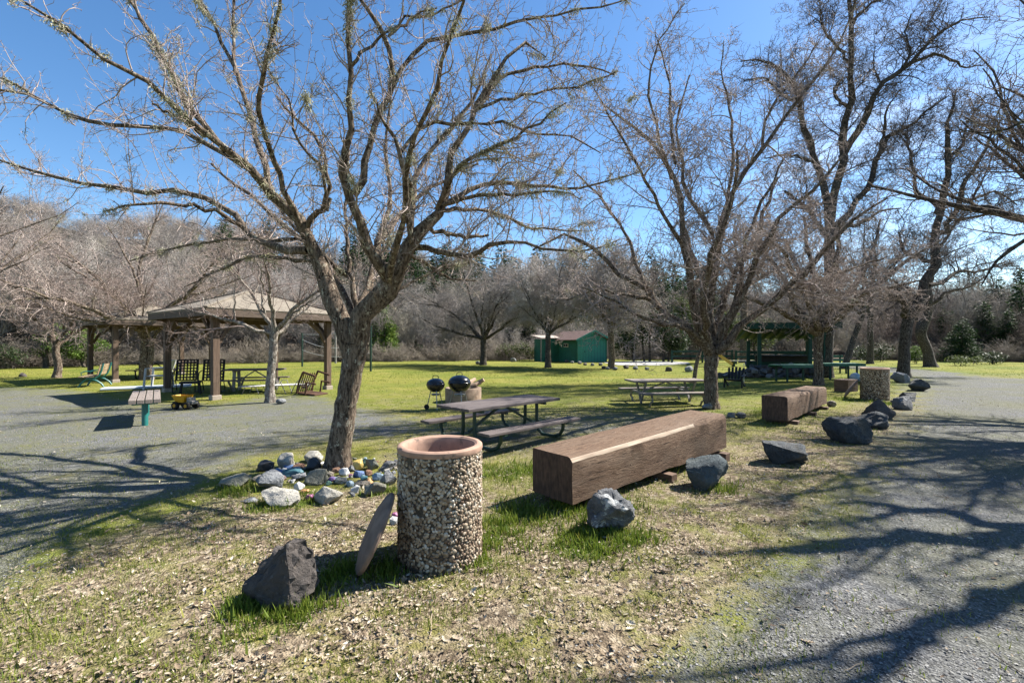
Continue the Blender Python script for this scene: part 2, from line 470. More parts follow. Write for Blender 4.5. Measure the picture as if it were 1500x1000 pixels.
def axis(lo, hi, c, d0, grow, dmax=1e9):
    a = [c]; d = d0
    while a[-1] < hi: a.append(a[-1] + d); d = min(d * grow, dmax)
    b = [c]; d = d0
    while b[-1] > lo: b.append(b[-1] - d); d = min(d * grow, dmax)
    return np.array(sorted(set(b[1:] + a)))
gx = axis(-700, 700, 0, .055, 1.022, 40)
gy = axis(-60, 900, 2.6, .05, 1.018, 40)
XX, YY = np.meshgrid(gx, gy)
ZZ = height(XX, YY)
Vg = np.stack([XX.ravel(), YY.ravel(), ZZ.ravel()], 1)
nx, ny = len(gx), len(gy)
ii = np.arange(nx * ny).reshape(ny, nx)
Fg = np.stack([ii[:-1, :-1].ravel(), ii[:-1, 1:].ravel(), ii[1:, 1:].ravel(), ii[1:, :-1].ravel()], 1)
gr, li, lu = masks(XX.ravel(), YY.ravel())

def ground_mat():
    m, nt, b = new_mat('ground_cover')
    def at(n):
        a = nt.nodes.new('ShaderNodeAttribute'); a.attribute_name = n; return a.outputs['Fac']
    tc = nt.nodes.new('ShaderNodeTexCoord'); v = tc.outputs['Object']
    def math2(op, a, c):
        q = nt.nodes.new('ShaderNodeMath'); q.operation = op
        for i, w in ((0, a), (1, c)):
            if isinstance(w, (int, float)): q.inputs[i].default_value = w
            else: nt.links.new(w, q.inputs[i])
        return q.outputs[0]
    big = noise(nt, v, .55, 5, .6); mid = noise(nt, v, 3.2, 6, .65); fine = noise(nt, v, 38, 5, .7); vfine = noise(nt, v, 140, 3, .7)
    # gravel
    vo = nt.nodes.new('ShaderNodeTexVoronoi'); vo.inputs['Scale'].default_value = 75; nt.links.new(v, vo.inputs['Vector'])
    grav = ramp(nt, vo.outputs['Color'], [(.1, (.072, .074, .077)), (.55, (.172, .174, .175)), (.92, (.36, .36, .35))])
    grav = mixc(nt, ramp(nt, mid, [(.3, g(.55)), (.7, g(0))]), grav, (.12, .118, .112))
    grav = mixc(nt, ramp(nt, big, [(.36, g(0)), (.62, g(.5))]), grav, (.165, .165, .075))
    # lawn
    lawn = ramp(nt, fine, [(.28, (.10, .105, .018)), (.5, (.205, .222, .03)), (.72, (.325, .315, .065))])
    lawn = mixc(nt, mixc(nt, 1.0, ramp(nt, vfine, [(.35, g(.9)), (.6, g(0))]), at('dry'), 'MULTIPLY'), lawn, (.075, .062, .03))
    lawn = mixc(nt, ramp(nt, noise(nt, v, 1.1, 6, .7), [(.42, g(0)), (.66, g(.8))]), lawn, (.31, .275, .075))
    lawn = mixc(nt, ramp(nt, noise(nt, v, .22, 4, .6), [(.43, g(0)), (.6, g(.75))]), lawn, (.135, .175, .025))
    dry = ramp(nt, noise(nt, v, 2.1, 7, .72), [(.44, g(0)), (.60, g(1))])
    dcol = ramp(nt, fine, [(.3, (.13, .105, .06)), (.5, (.27, .225, .13)), (.7, (.42, .36, .24))])
    lawn = mixc(nt, mixc(nt, 1.0, dry, at('dry'), 'MULTIPLY'), lawn, dcol)
    # litter ground: soil, moss and old leaves
    vl = nt.nodes.new('ShaderNodeTexVoronoi'); vl.inputs['Scale'].default_value = 34; nt.links.new(v, vl.inputs['Vector'])
    lit = ramp(nt, vl.outputs['Color'], [(.05, (.085, .062, .042)), (.45, (.20, .155, .105)), (.75, (.36, .29, .20)), (1, (.54, .46, .35))])
    lit = mixc(nt, ramp(nt, mid, [(.45, g(0)), (.62, g(.8))]), lit, lawn)
    # combine
    fl = math2('ADD', at('litter'), math2('MULTIPLY', math2('SUBTRACT', mid, .5), 1.1))
    col = mixc(nt, ramp(nt, fl, [(.35, g(0)), (.7, g(1))]), lawn, lit)
    fg = math2('ADD', at('gravel'), math2('MULTIPLY', math2('SUBTRACT', mid, .5), 1.0))
    fg = math2('ADD', fg, math2('MULTIPLY', math2('SUBTRACT', fine, .5), .7))
    col = mixc(nt, ramp(nt, fg, [(.36, g(0)), (.68, g(1))]), col, grav)
    fu = math2('ADD', at('lush'), math2('MULTIPLY', math2('SUBTRACT', fine, .5), .5))
    col = mixc(nt, ramp(nt, fu, [(.35, g(0)), (.7, g(.85))]), col, (.10, .155, .02))
    # woodland floor
    col = mixc(nt, at('wood'), col, ramp(nt, fine, [(.3, (.06, .048, .036)), (.7, (.15, .12, .09))]))
    nt.links.new(col, b.inputs['Base Color'])
    b.inputs['Roughness'].default_value = .95; b.inputs['Specular IOR Level'].default_value = .1
    hh = mixc(nt, .5, fine, vo.outputs['Distance'])
    bump(nt, b, hh, .7, .03)
    return m
# woodland begins behind the lawn
edge_px = np.array([-3000, -200, 0, 300, 600, 900, 1250, 1500, 1700, 6000]); edge_z = np.array([27, 28, 29.5, 36, 41, 45, 44, 38, 36, 36])
pxg = CX + XX.ravel() / np.maximum(YY.ravel(), 1) * F
wood = np.clip((YY.ravel() - np.interp(pxg, edge_px, edge_z)) / 3.0, 0, 1)
me = np_mesh('ground', Vg, Fg, True, {'gravel': gr, 'litter': li, 'lush': lu, 'wood': wood, 'dry': np.clip((17 - YY.ravel()) / 6, .12, 1) * .62})
tag(link_mesh('ground', me, ground_mat()), kind='structure')

def ztop(x, y): return float(height(np.array([x]), np.array([y]))[0])

sand = wpoly([(884, 531.5), (930, 529), (985, 529.3), (1008, 531), (1012, 533), (965, 535.5), (905, 535)])
mb = MB(); mb.add([(x, y, .03) for x, y in sand], [tuple(range(len(sand)))])
tag(mb.build('sand_court', mat('pale_sand', (.62, .60, .55), (.5, .48, .44), 2, bmp=.2)), kind='structure')

# ------------------------------------------------------------------ scattered ground cover (stuff)
def scatter(name, T, TF, pos, rot, scl, rnd, matl, label, bend=None):
    """T (n,3) template, TF faces; pos (N,3), rot (N,3,3), scl (N,)"""
    n, Np = len(T), len(pos)
    Vv = np.einsum('nij,kj->nki', rot, T) * scl[:, None, None] + pos[:, None, :]
    Ff = (TF[None] + (np.arange(Np) * n)[:, None, None]).reshape(-1, TF.shape[1])
    me = np_mesh(name, Vv.reshape(-1, 3), Ff, False, {'rnd': np.repeat(rnd, n)})
    o = link_mesh(name, me, matl)
    return tag(o, label, 'ground cover', None, 'stuff')

def rotm(az, tilt, taz):
    """yaw az then tilt about a horizontal axis at taz"""
    ca, sa = np.cos(az), np.sin(az); z = np.zeros_like(az); o = np.ones_like(az)
    Rz = np.stack([np.stack([ca, -sa, z], -1), np.stack([sa, ca, z], -1), np.stack([z, z, o], -1)], -2)
    kx, ky = np.cos(taz), np.sin(taz); c, s = np.cos(tilt), np.sin(tilt)
    Rt = np.stack([np.stack([c + kx * kx * (1 - c), kx * ky * (1 - c), ky * s], -1),
                   np.stack([kx * ky * (1 - c), c + ky * ky * (1 - c), -kx * s], -1),
                   np.stack([-ky * s, kx * s, c], -1)], -2)
    return Rt @ Rz

def view_pts(n, zmin, zmax, pxlo=-250, pxhi=1750, power=1.0):
    """points spread in the visible wedge, denser near"""
    u = rng.random(n)
    Z = zmin * (zmax / zmin) ** (u ** power)
    px = rng.uniform(pxlo, pxhi, n)
    return (px - CX) * Z / F, Z

# oak leaf template
def oak_leaf():
    hl = [(0, .02), (.12, .10), (.2, .08), (.3, .22), (.4, .12), (.52, .30), (.62, .15), (.74, .25), (.82, .12), (.92, .12), (1.0, 0)]
    pts = [(x - .5, y) for x, y in hl] + [(x - .5, -y) for x, y in hl[::-1][1:]]
    mid = [(x - .5, 0) for x, y in hl]
    T, Fc = [], []
    k = len(hl)
    up = [(x - .5, y) for x, y in hl]; dn = [(x - .5, -y) for x, y in hl]
    for (x, y) in up + mid + dn:
        T.append((x, y, .9 * abs(y) ** 1.3 + .5 * x * x - .05))
    for i in range(k - 1):
        Fc.append((k + i, k + i + 1, i + 1, i)); Fc.append((2 * k + i, 2 * k + i + 1, k + i + 1, k + i))
    return np.array(T), np.array(Fc)
LT, LF = oak_leaf()

x, y = view_pts(430000, 1.7, 18)
a, l_, u_ = masks(x, y)
dens = l_ * (.30 + .70 * (vnoise(x, y, .42) > .43)) * (.35 + .65 * (vnoise(x + 7, y, .13) > .35)) + .05 * (a > .3) + .05
dens *= (1 - .8 * u_) * np.where((a > .5), .45, 1)
keep = rng.random(len(x)) < dens * np.where(y < 3.2, .20, .38)
x, y = x[keep], y[keep]; n = len(x)
sc = np.clip(rng.lognormal(-3.98, .38, n), .009, .05) * np.clip(1.15 - .02 * y, .7, 1.1)
sc[rng.random(n) < .03] *= 1.6
pos = np.stack([x, y, height(x, y) + rng.uniform(.004, .022, n)], 1)
scatter('fallen_leaves', LT, LF, pos, rotm(rng.uniform(0, 6.28, n), rng.normal(0, .6, n), rng.uniform(0, 6.28, n)), sc, np.clip(rng.beta(1.5, 1.5, n), 0, 1), M['leaf'],
        'dry tan oak leaves lying over the grass and gravel')
NL = n

# grass blades
BT = np.array([(-.045, 0, 0), (.045, 0, 0), (.03, .12, .5), (-.03, .12, .5), (0, .34, 1.0)])
BF3 = np.array([(0, 1, 2), (0, 2, 3), (3, 2, 4)])
x, y = view_pts(420000, 1.7, 14, power=.85)
a, l_, u_ = masks(x, y)
clump = vnoise(x + 31, y + 3, .3) * .6 + vnoise(x, y + 77, .09) * .4
dens = np.clip((1 - a) * np.clip((clump - .36) * 3, 0, 1) * np.where(l_ > .5, 1.25, 1.1) * 1.05 + u_ * 1.0, 0, 1)
keep = rng.random(len(x)) < dens * .55
x, y, u_ = x[keep], y[keep], u_[keep]
# extra blades in the lush spots
ex, ey, eu = [], [], []
for (cx_, cy_, r_) in LUSHW:
    k = int(5200 * min(r_, .35) * (1.0 if cy_ < 6 else .5))
    qx, qy = rng.normal(cx_, r_ * .62, k), rng.normal(cy_, r_ * .62, k); kk = rng.random(k) < np.clip((vnoise(qx + 3, qy, .11) - .3) * 3, .05, 1)
    ex.append(qx[kk]); ey.append(qy[kk]); eu.append(rng.uniform(.3, 1.0, kk.sum()))
x = np.concatenate([x] + ex); y = np.concatenate([y] + ey); u_ = np.concatenate([u_] + eu); n = len(x)
hgt = rng.uniform(.018, .046, n) * (1 + 1.9 * u_ * rng.random(n)) 
pos = np.stack([x, y, height(x, y) - .004], 1)
rn = np.clip(np.where(u_ > .4, rng.normal(.38, .2, n), rng.normal(.58, .22, n)), 0, 1)
scatter('grass', BT * np.array([1.6, 1, 1]), BF3, pos, rotm(rng.uniform(0, 6.28, n), rng.normal(0, .4, n), rng.uniform(0, 6.28, n)), hgt, rn, M['blade'],
        'short green and straw grass growing through the leaves')
NB = n

# fallen sticks
x, y = view_pts(330, 2.0, 14)
a, l_, u_ = masks(x, y); keep = rng.random(len(x)) < .25 + .6 * l_
x, y = x[keep], y[keep]; n = len(x)
tt = np.linspace(-1, 1, 5); KT = np.concatenate([[(t, .10 * math.sin(t * 2.2) + c * .035, .05 + .05 * t * t + s * .035) for c, s in ((1, 0), (-.5, .87), (-.5, -.87))] for t in tt])
KF = np.array([(i * 3 + j, i * 3 + (j + 1) % 3, i * 3 + 3 + (j + 1) % 3, i * 3 + 3 + j) for i in range(4) for j in range(3)])
scatter('fallen_twigs', KT, KF, np.stack([x, y, height(x, y) + .006], 1), rotm(rng.uniform(0, 6.28, n), rng.normal(0, .08, n), rng.uniform(0, 6.28, n)), rng.uniform(.03, .11, n), rng.random(n) * .8, M['leaf'],
        'thin dead sticks fallen among the leaves')
# tufts over the open lawn
x, y = view_pts(130000, 7.5, 37, power=.8)
a, l_, u_ = masks(x, y)
keep = (a < .45) & (vnoise(x, y, .7) * .6 + vnoise(x + 5, y, .2) * .4 > .40) & (y < np.interp(CX + x / y * F, edge_px, edge_z))
x, y = x[keep], y[keep]; n = len(x)
pos = np.stack([x, y, height(x, y) - .004], 1)
scatter('grass', BT * np.array([3.4, 1.5, 1]), BF3, pos, rotm(rng.uniform(0, 6.28, n), rng.normal(0, .45, n), rng.uniform(0, 6.28, n)), rng.uniform(.02, .05, n) * np.where(y > 18, 1.3, 1), np.clip(rng.normal(.62, .2, n) + .5 * (vnoise(x, y, 2.2) - .5), 0, 1), M['blade'],
        'short yellow green grass of the lawn')
# gravel stones
ST = np.array([(1, 0, 0), (-1, 0, 0), (0, 1, 0), (0, -1, 0), (0, 0, .7), (.6, .6, .35), (-.6, .6, .3), (-.6, -.6, .4), (.6, -.6, .3)], float)
SF = np.array([(4, 0, 5), (4, 5, 2), (4, 2, 6), (4, 6, 1), (4, 1, 7), (4, 7, 3), (4, 3, 8), (4, 8, 0)])
x, y = view_pts(200000, 1.7, 9)
a, l_, u_ = masks(x, y)
keep = rng.random(len(x)) < a * .5 * (vnoise(x, y + 11, .3) > .3)
x, y = x[keep], y[keep]; n = len(x)
pos = np.stack([x, y, height(x, y) + .001], 1)
scatter('gravel', ST, SF, pos, rotm(rng.uniform(0, 6.28, n), rng.normal(0, .3, n), rng.uniform(0, 6.28, n)), rng.gamma(4, .0009, n) + .0015, rng.random(n), M['pebble'],
        'loose grey gravel stones on the road and path')
print('leaves', NL, 'blades', NB, 'stones', n)

# ------------------------------------------------------------------ tree machinery
def norm(a): return a / np.maximum(np.linalg.norm(a, axis=-1, keepdims=True), 1e-9)

def resample(pts, rad, n):
    pts = np.asarray(pts, float); rad = np.asarray(rad, float)
    d = np.concatenate([[0], np.cumsum(np.linalg.norm(np.diff(pts, axis=0), axis=1))])
    P = np.vstack([2 * pts[0] - pts[1], pts, 2 * pts[-1] - pts[-2]])
    t = np.linspace(0, d[-1], n)
    out = []
    for q in t:
        i = min(np.searchsorted(d, q, side='right') - 1, len(pts) - 2); i = max(i, 0)
        u = (q - d[i]) / max(d[i + 1] - d[i], 1e-9)
        p0, p1, p2, p3 = P[i], P[i + 1], P[i + 2], P[i + 3]
        out.append(.5 * ((2 * p1) + (-p0 + p2) * u + (2 * p0 - 5 * p1 + 4 * p2 - p3) * u * u + (-p0 + 3 * p1 - 3 * p2 + p3) * u ** 3))
    return np.array(out), np.interp(t, d, rad)

def tubes(curves, radii, k):
    """curves (B,n,3), radii (B,n) -> verts, quads"""
    B, n, _ = curves.shape
    T = np.empty_like(curves)
    T[:, 1:-1] = curves[:, 2:] - curves[:, :-2]; T[:, 0] = curves[:, 1] - curves[:, 0]; T[:, -1] = curves[:, -1] - curves[:, -2]
    T = norm(T)
    ref = np.where(np.abs(T[:, :1, 2:3]) > .8, np.array([1., .2, 0.]), np.array([.1, .2, 1.]))
    A = norm(np.cross(T, np.broadcast_to(ref, T.shape))); Bv = np.cross(T, A)
    th = np.arange(k) * 2 * np.pi / k
    V = curves[:, :, None] + radii[:, :, None, None] * (A[:, :, None] * np.cos(th)[None, None, :, None] + Bv[:, :, None] * np.sin(th)[None, None, :, None])
    idx = np.arange(B * n * k).reshape(B, n, k)
    a = idx[:, :-1]; c = idx[:, 1:]
    q = np.stack([a, np.roll(a, -1, 2), np.roll(c, -1, 2), c], -1).reshape(-1, 4)
    return V.reshape(-1, 3), q

class TB:
    def __init__(s): s.V = []; s.Q = []; s.n = 0
    def add(s, curves, radii, k):
        if len(curves) == 0: return
        v, q = tubes(curves, radii, k)
        s.V.append(v); s.Q.append(q + s.n); s.n += len(v)
    def mesh(s, name, origin, smooth=True):
        return np_mesh(name, np.concatenate(s.V) - np.asarray(origin), np.concatenate(s.Q), smooth)

def spawn(cur, rad, dens, lo, hi, ang=(35, 75), up=.15, rr=.55, rmax=.02, rtip=.35, n=5, wig=.18, trop=.06, tmin=.1, tmax=1.0, taper=.45, dirbias=None, seed=None, rmin=.0015):
    r_ = np.random.default_rng(seed) if seed is not None else rng
    seg = np.linalg.norm(np.diff(cur, axis=1), axis=2); L = seg.sum(1)
    kc = r_.poisson(dens * L * (tmax - tmin))
    b = np.repeat(np.arange(len(cur)), kc); m = len(b)
    if m == 0: return np.zeros((0, n, 3)), np.zeros((0, n))
    t = r_.uniform(tmin, tmax, m); N_ = cur.shape[1]
    ft = t * (N_ - 1); i = np.minimum(ft.astype(int), N_ - 2); u = (ft - i)[:, None]
    p = cur[b, i] * (1 - u) + cur[b, i + 1] * u
    pr = rad[b, i] * (1 - u[:, 0]) + rad[b, i + 1] * u[:, 0]
    T = norm(cur[b, i + 1] - cur[b, i])
    perp = norm(np.cross(T, r_.normal(size=(m, 3))))
    a = np.radians(r_.uniform(ang[0], ang[1], m))[:, None]
    d = T * np.cos(a) + perp * np.sin(a) + np.array([0, 0, up])
    if dirbias is not None: d = d + np.asarray(dirbias)
    d = norm(d)
    ln = r_.uniform(lo, hi, m) * (1 - taper * t)
    r0 = np.maximum(np.minimum(pr * rr, rmax), rmin)
    out = np.empty((m, n, 3)); out[:, 0] = p
    st = (ln / (n - 1))[:, None]
    for j in range(1, n):
        p = p + d * st; out[:, j] = p
        d = norm(d + r_.normal(0, wig, (m, 3)) + np.array([0, 0, trop]))
    R_ = r0[:, None] * np.linspace(1, rtip, n)[None]
    return out, R_

def lichen_on(cur, rad, dens, size, seed, rlo=0.0, rhi=1.0):
    """hanging strands on the limbs; -> verts, tris, rnd"""
    r_ = np.random.default_rng(seed)
    seg = np.linalg.norm(np.diff(cur, axis=1), axis=2); L = seg.sum(1)
    kc = r_.poisson(dens * L); b = np.repeat(np.arange(len(cur)), kc); m = len(b)
    if m == 0: return None
    N_ = cur.shape[1]
    t = r_.uniform(.05, 1, m); ft = t * (N_ - 1); i = np.minimum(ft.astype(int), N_ - 2); u = (ft - i)[:, None]
    p = cur[b, i] * (1 - u) + cur[b, i + 1] * u; pr = rad[b, i]
    # clumping
    keep = vnoise(p[:, 0] * 1.0 + p[:, 1], p[:, 2] + p[:, 0], .22) > .66
    p, pr = p[keep], pr[keep]; m = len(p)
    ks = 13
    p = np.repeat(p, ks, 0) + r_.normal(0, .022, (m * ks, 3)); pr = np.repeat(pr, ks)
    th = r_.uniform(0, 6.28, m * ks)
    off = np.stack([np.cos(th), np.sin(th), r_.uniform(-.8, .6, m * ks)], 1)
    p = p + off * pr[:, None] * .85
    ln = r_.gamma(2.2, size / 2.2, m * ks)
    d = norm(off * .6 + np.array([0, 0, -.75]) + r_.normal(0, .35, (m * ks, 3)))
    side = norm(np.cross(d, r_.normal(size=(m * ks, 3)))) * (r_.uniform(.0018, .0045, m * ks))[:, None]
    tip = p + d * ln[:, None]; midp = (p + tip) / 2 + r_.normal(0, .006, (m * ks, 3)) + side * r_.uniform(1, 3, (m * ks, 1))
    V = np.stack([p - side, p + side, midp + side * 1.2, midp - side * 1.2, tip], 1)
    idx = np.arange(m * ks)[:, None] * 5
    tri = np.concatenate([idx + np.array([0, 1, 2]), idx + np.array([0, 2, 3]), idx + np.array([3, 2, 4])])
    return V.reshape(-1, 3), tri, np.repeat(r_.random(m * ks), 5)

def stack_limbs(limbs, n=12):
    cs, rs = [], []
    for pts, rad in limbs:
        c, r_ = resample(pts, rad, n); cs.append(c); rs.append(r_)
    return np.array(cs), np.array(rs)

def px_limbs(Z0, tr):
    out = []
    for limb in tr:
        pts = [Vp(p[0], p[1], Z0 + p[3]) for p in limb]
        rad = [p[2] * (Z0 + p[3]) / F for p in limb]
        out.append((pts, rad))
    return out

def make_tree(name, label, base, trunk, limbs, group=None, mats=('bark', 'bark_limb', 'twig'), spec=None, lich=0, seed=1, cat='tree'):
    """trunk: (pts, radii); limbs: list of (pts, radii). Children: trunk (with limbs), crown, lichen"""
    sp = dict(b1=5.5, l1=(.6, 1.5), b2=6, l2=(.2, .6), b3=8, l3=(.05, .17), extra=.5, lx=(1.2, 2.4), k=3, r1=.016, r2=.006, r3=.0028, up=.2, trop=.05, shoots=0.0)
    sp.update(spec or {})
    r0 = np.random.default_rng(seed)
    root = empty(name, base, 0, label, cat, group)
    tb = TB()
    tc, trr = resample(trunk[0], trunk[1], 18)
    hh = tc[:, 2] - tc[0, 2]
    tc = tc + np.stack([r0.normal(0, .006, 18), r0.normal(0, .006, 18), np.zeros(18)], 1) * trr[:, None] * 8
    v, q = tubes(tc[None], trr[None], 20)
    # root flare and bark ridges
    cen = np.repeat(tc, 20, 0); dv = v - cen
    ang = np.arctan2(dv[:, 1], dv[:, 0]); lowf = np.clip(1 - np.repeat(hh, 20) / .45, 0, 1)
    fac = 1 + .035 * np.sin(ang * 5 + seed) * (1 + 2 * lowf) + .025 * np.sin(ang * 9 + np.repeat(hh, 20) * 3) + .2 * lowf ** 2.5 * (1 + .5 * np.sin(ang * 5 + seed)) + .02 * np.repeat(r0.normal(0, 1, 18), 20)
    v = cen + dv * fac[:, None]
    tb.V.append(v); tb.Q.append(q); tb.n = len(v)
    Lc, Lr = stack_limbs(limbs, 14); th_ = np.clip((Lr - .05) / .05, 0, 1) if 'thick' in sp else 0; Lr = Lr * (sp.get('lsc', .9) + (1 - sp.get('lsc', .9)) * th_)
    Lc[:, 1:-1] += r0.normal(0, .5, Lc[:, 1:-1].shape) * (Lr[:, 1:-1, None] * .9 + .012)
    Lr = Lr * (1 + r0.normal(0, .07, Lr.shape))
    tb.add(Lc, Lr, 10)
    root_obj = link_mesh('trunk', tb.mesh('trunk', base), M[mats[0]], root)
    cb = TB()
    if sp['extra'] > 0:
        Xc, Xr = spawn(Lc, Lr, sp['extra'], *sp['lx'], ang=sp.get('xa', (30, 65)), up=sp['up'], rr=.5, rmax=sp.get('rx', .034), rtip=.14, n=10, wig=.2, trop=sp['trop'], tmin=.15, tmax=.9, seed=seed + 1)
        lt = TB()
        cb.add(Xc, Xr, 7)
        n2 = 10
        Lr2 = np.array([np.interp(np.linspace(0, 1, 10), np.linspace(0, 1, 14), q_) for q_ in Lr])
        Lc2 = np.stack([np.stack([np.interp(np.linspace(0, 1, 10), np.linspace(0, 1, 14), c_[:, j]) for j in range(3)], 1) for c_ in Lc])
        Ac, Ar = np.concatenate([Lc2, Xc]), np.concatenate([Lr2, Xr])
    else:
        Ac, Ar = Lc, Lr
    c1, q1 = spawn(Ac, Ar, sp['b1'], *sp['l1'], ang=(35, 85), up=sp['up'], rr=.5, rmax=sp['r1'], rtip=.3, n=8, wig=.24, trop=sp['trop'], tmin=.12, seed=seed + 2, rmin=.003)
    cb.add(c1, q1, 5)
    if sp['shoots']:
        cs, qs = spawn(Ac, Ar, sp['shoots'], .7, 1.8, ang=(50, 90), up=1.1, rr=.4, rmax=sp.get('rs', .008), rtip=.25, n=8, wig=.06, trop=.10, tmin=.25, seed=seed + 9, taper=.2, rmin=.003)
        cb.add(cs, qs, 4); c1 = np.concatenate([c1, cs]); q1 = np.concatenate([q1, qs])
    c2, q2 = spawn(c1, q1, sp['b2'], *sp['l2'], ang=(35, 80), up=sp['up'] * .6, rr=.6, rmax=sp['r2'], rtip=.4, n=5, wig=.34, trop=.03, tmin=.1, seed=seed + 3, rmin=sp['r3'] * .9)
    cb.add(c2, q2, sp['k'])
    c2b, q2b = spawn(Ac, Ar, sp['b2'] * .7, sp['l2'][0], sp['l2'][1], ang=(45, 90), up=.1, rr=.2, rmax=sp['r2'], rtip=.4, n=5, wig=.22, trop=.03, tmin=.2, seed=seed + 5, rmin=sp['r3'])
    cb.add(c2b, q2b, sp['k'])
    if sp['b3']:
        if sp.get('spurs'):
            c4, q4 = spawn(c1, q1, sp['spurs'], .02, .09, ang=(45, 90), up=.2, rr=.6, rmax=sp['r3'] * 1.15, rtip=.7, n=3, wig=.4, trop=.05, tmin=.05, seed=seed + 12, rmin=sp['r3'])
            cb.add(c4, q4, 3)
        c3, q3 = spawn(np.concatenate([c2, c2b]), np.concatenate([q2, q2b]), sp['b3'], *sp['l3'], ang=(30, 80), up=.15, rr=.75, rmax=sp['r3'], rtip=.6, n=3, wig=.45, trop=.05, tmin=.1, seed=seed + 4, rmin=sp['r3'] * .7)
        cb.add(c3, q3, sp['k'])
    link_mesh('crown', cb.mesh('crown', base), M[mats[2]], root)
    if lich:
        res = [lichen_on(Ac[:, 2:], Ar[:, 2:], lich * 2.2, .034, seed + 6), lichen_on(c1, q1, lich * .22, .018, seed + 7)]
        Vl, Tl, Rl, k = [], [], [], 0
        for q in res:
            if q is None: continue
            Vl.append(q[0]); Tl.append(q[1] + k); Rl.append(q[2]); k += len(q[0])
        me = np_mesh('lichen', np.concatenate(Vl) - np.asarray(base), np.concatenate(Tl), False, {'rnd': np.concatenate(Rl)})
        link_mesh('lichen', me, M['lichen'], root)
    return root

def vase(base, h_fork, r0, nl, L, seed, elev=(25, 65), lean=(0, 0), droop=0.0, rl=.6, sub=2):
    """procedural trunk plus spreading limbs"""
    r_ = np.random.default_rng(seed)
    b = np.array(base, float)
    top = b + np.array([lean[0], lean[1], h_fork])
    trunk = ([b - [0, 0, .1], b * .7 + top * .3 + [r_.normal(0, .03), r_.normal(0, .03), 0], b * .35 + top * .65, top], [r0 * 1.05, r0 * .88, r0 * .82, r0 * .8])
    limbs = []
    a0 = r_.uniform(0, 6.28)
    for i in range(nl):
        az = a0 + 6.28 * i / nl + r_.normal(0, .25); e = R(r_.uniform(*elev)); ln = L * r_.uniform(.75, 1.15)
        d = np.array([math.cos(az) * math.cos(e), math.sin(az) * math.cos(e), math.sin(e)])
        pts = [top - [0, 0, r0 * .8]]; p = pts[0]; n = 6
        for j in range(1, n):
            p = p + d * ln / (n - 1); pts.append(p)
            d = d + np.array([r_.normal(0, .14), r_.normal(0, .14), r_.normal(.02 - droop, .10)]); d /= np.linalg.norm(d)
        rad = np.linspace(r0 * rl, r0 * .09, n)
        limbs.append((pts, rad))
        for s_ in range(sub):
            k = r_.integers(1, 4); q = pts[k]; dd = norm(pts[k + 1] - pts[k] + r_.normal(0, .5, 3) * ln / n + np.array([0, 0, .25 * ln / n])); pl = [q]
            l2 = ln * r_.uniform(.4, .65)
            for j in range(4):
                q = q + dd * l2 / 4; pl.append(q); dd = norm(dd + r_.normal(0, .15, 3) + np.array([0, 0, .05 - droop]))
            limbs.append((pl, np.linspace(rad[k] * .7, r0 * .07, 5)))
    return trunk, limbs
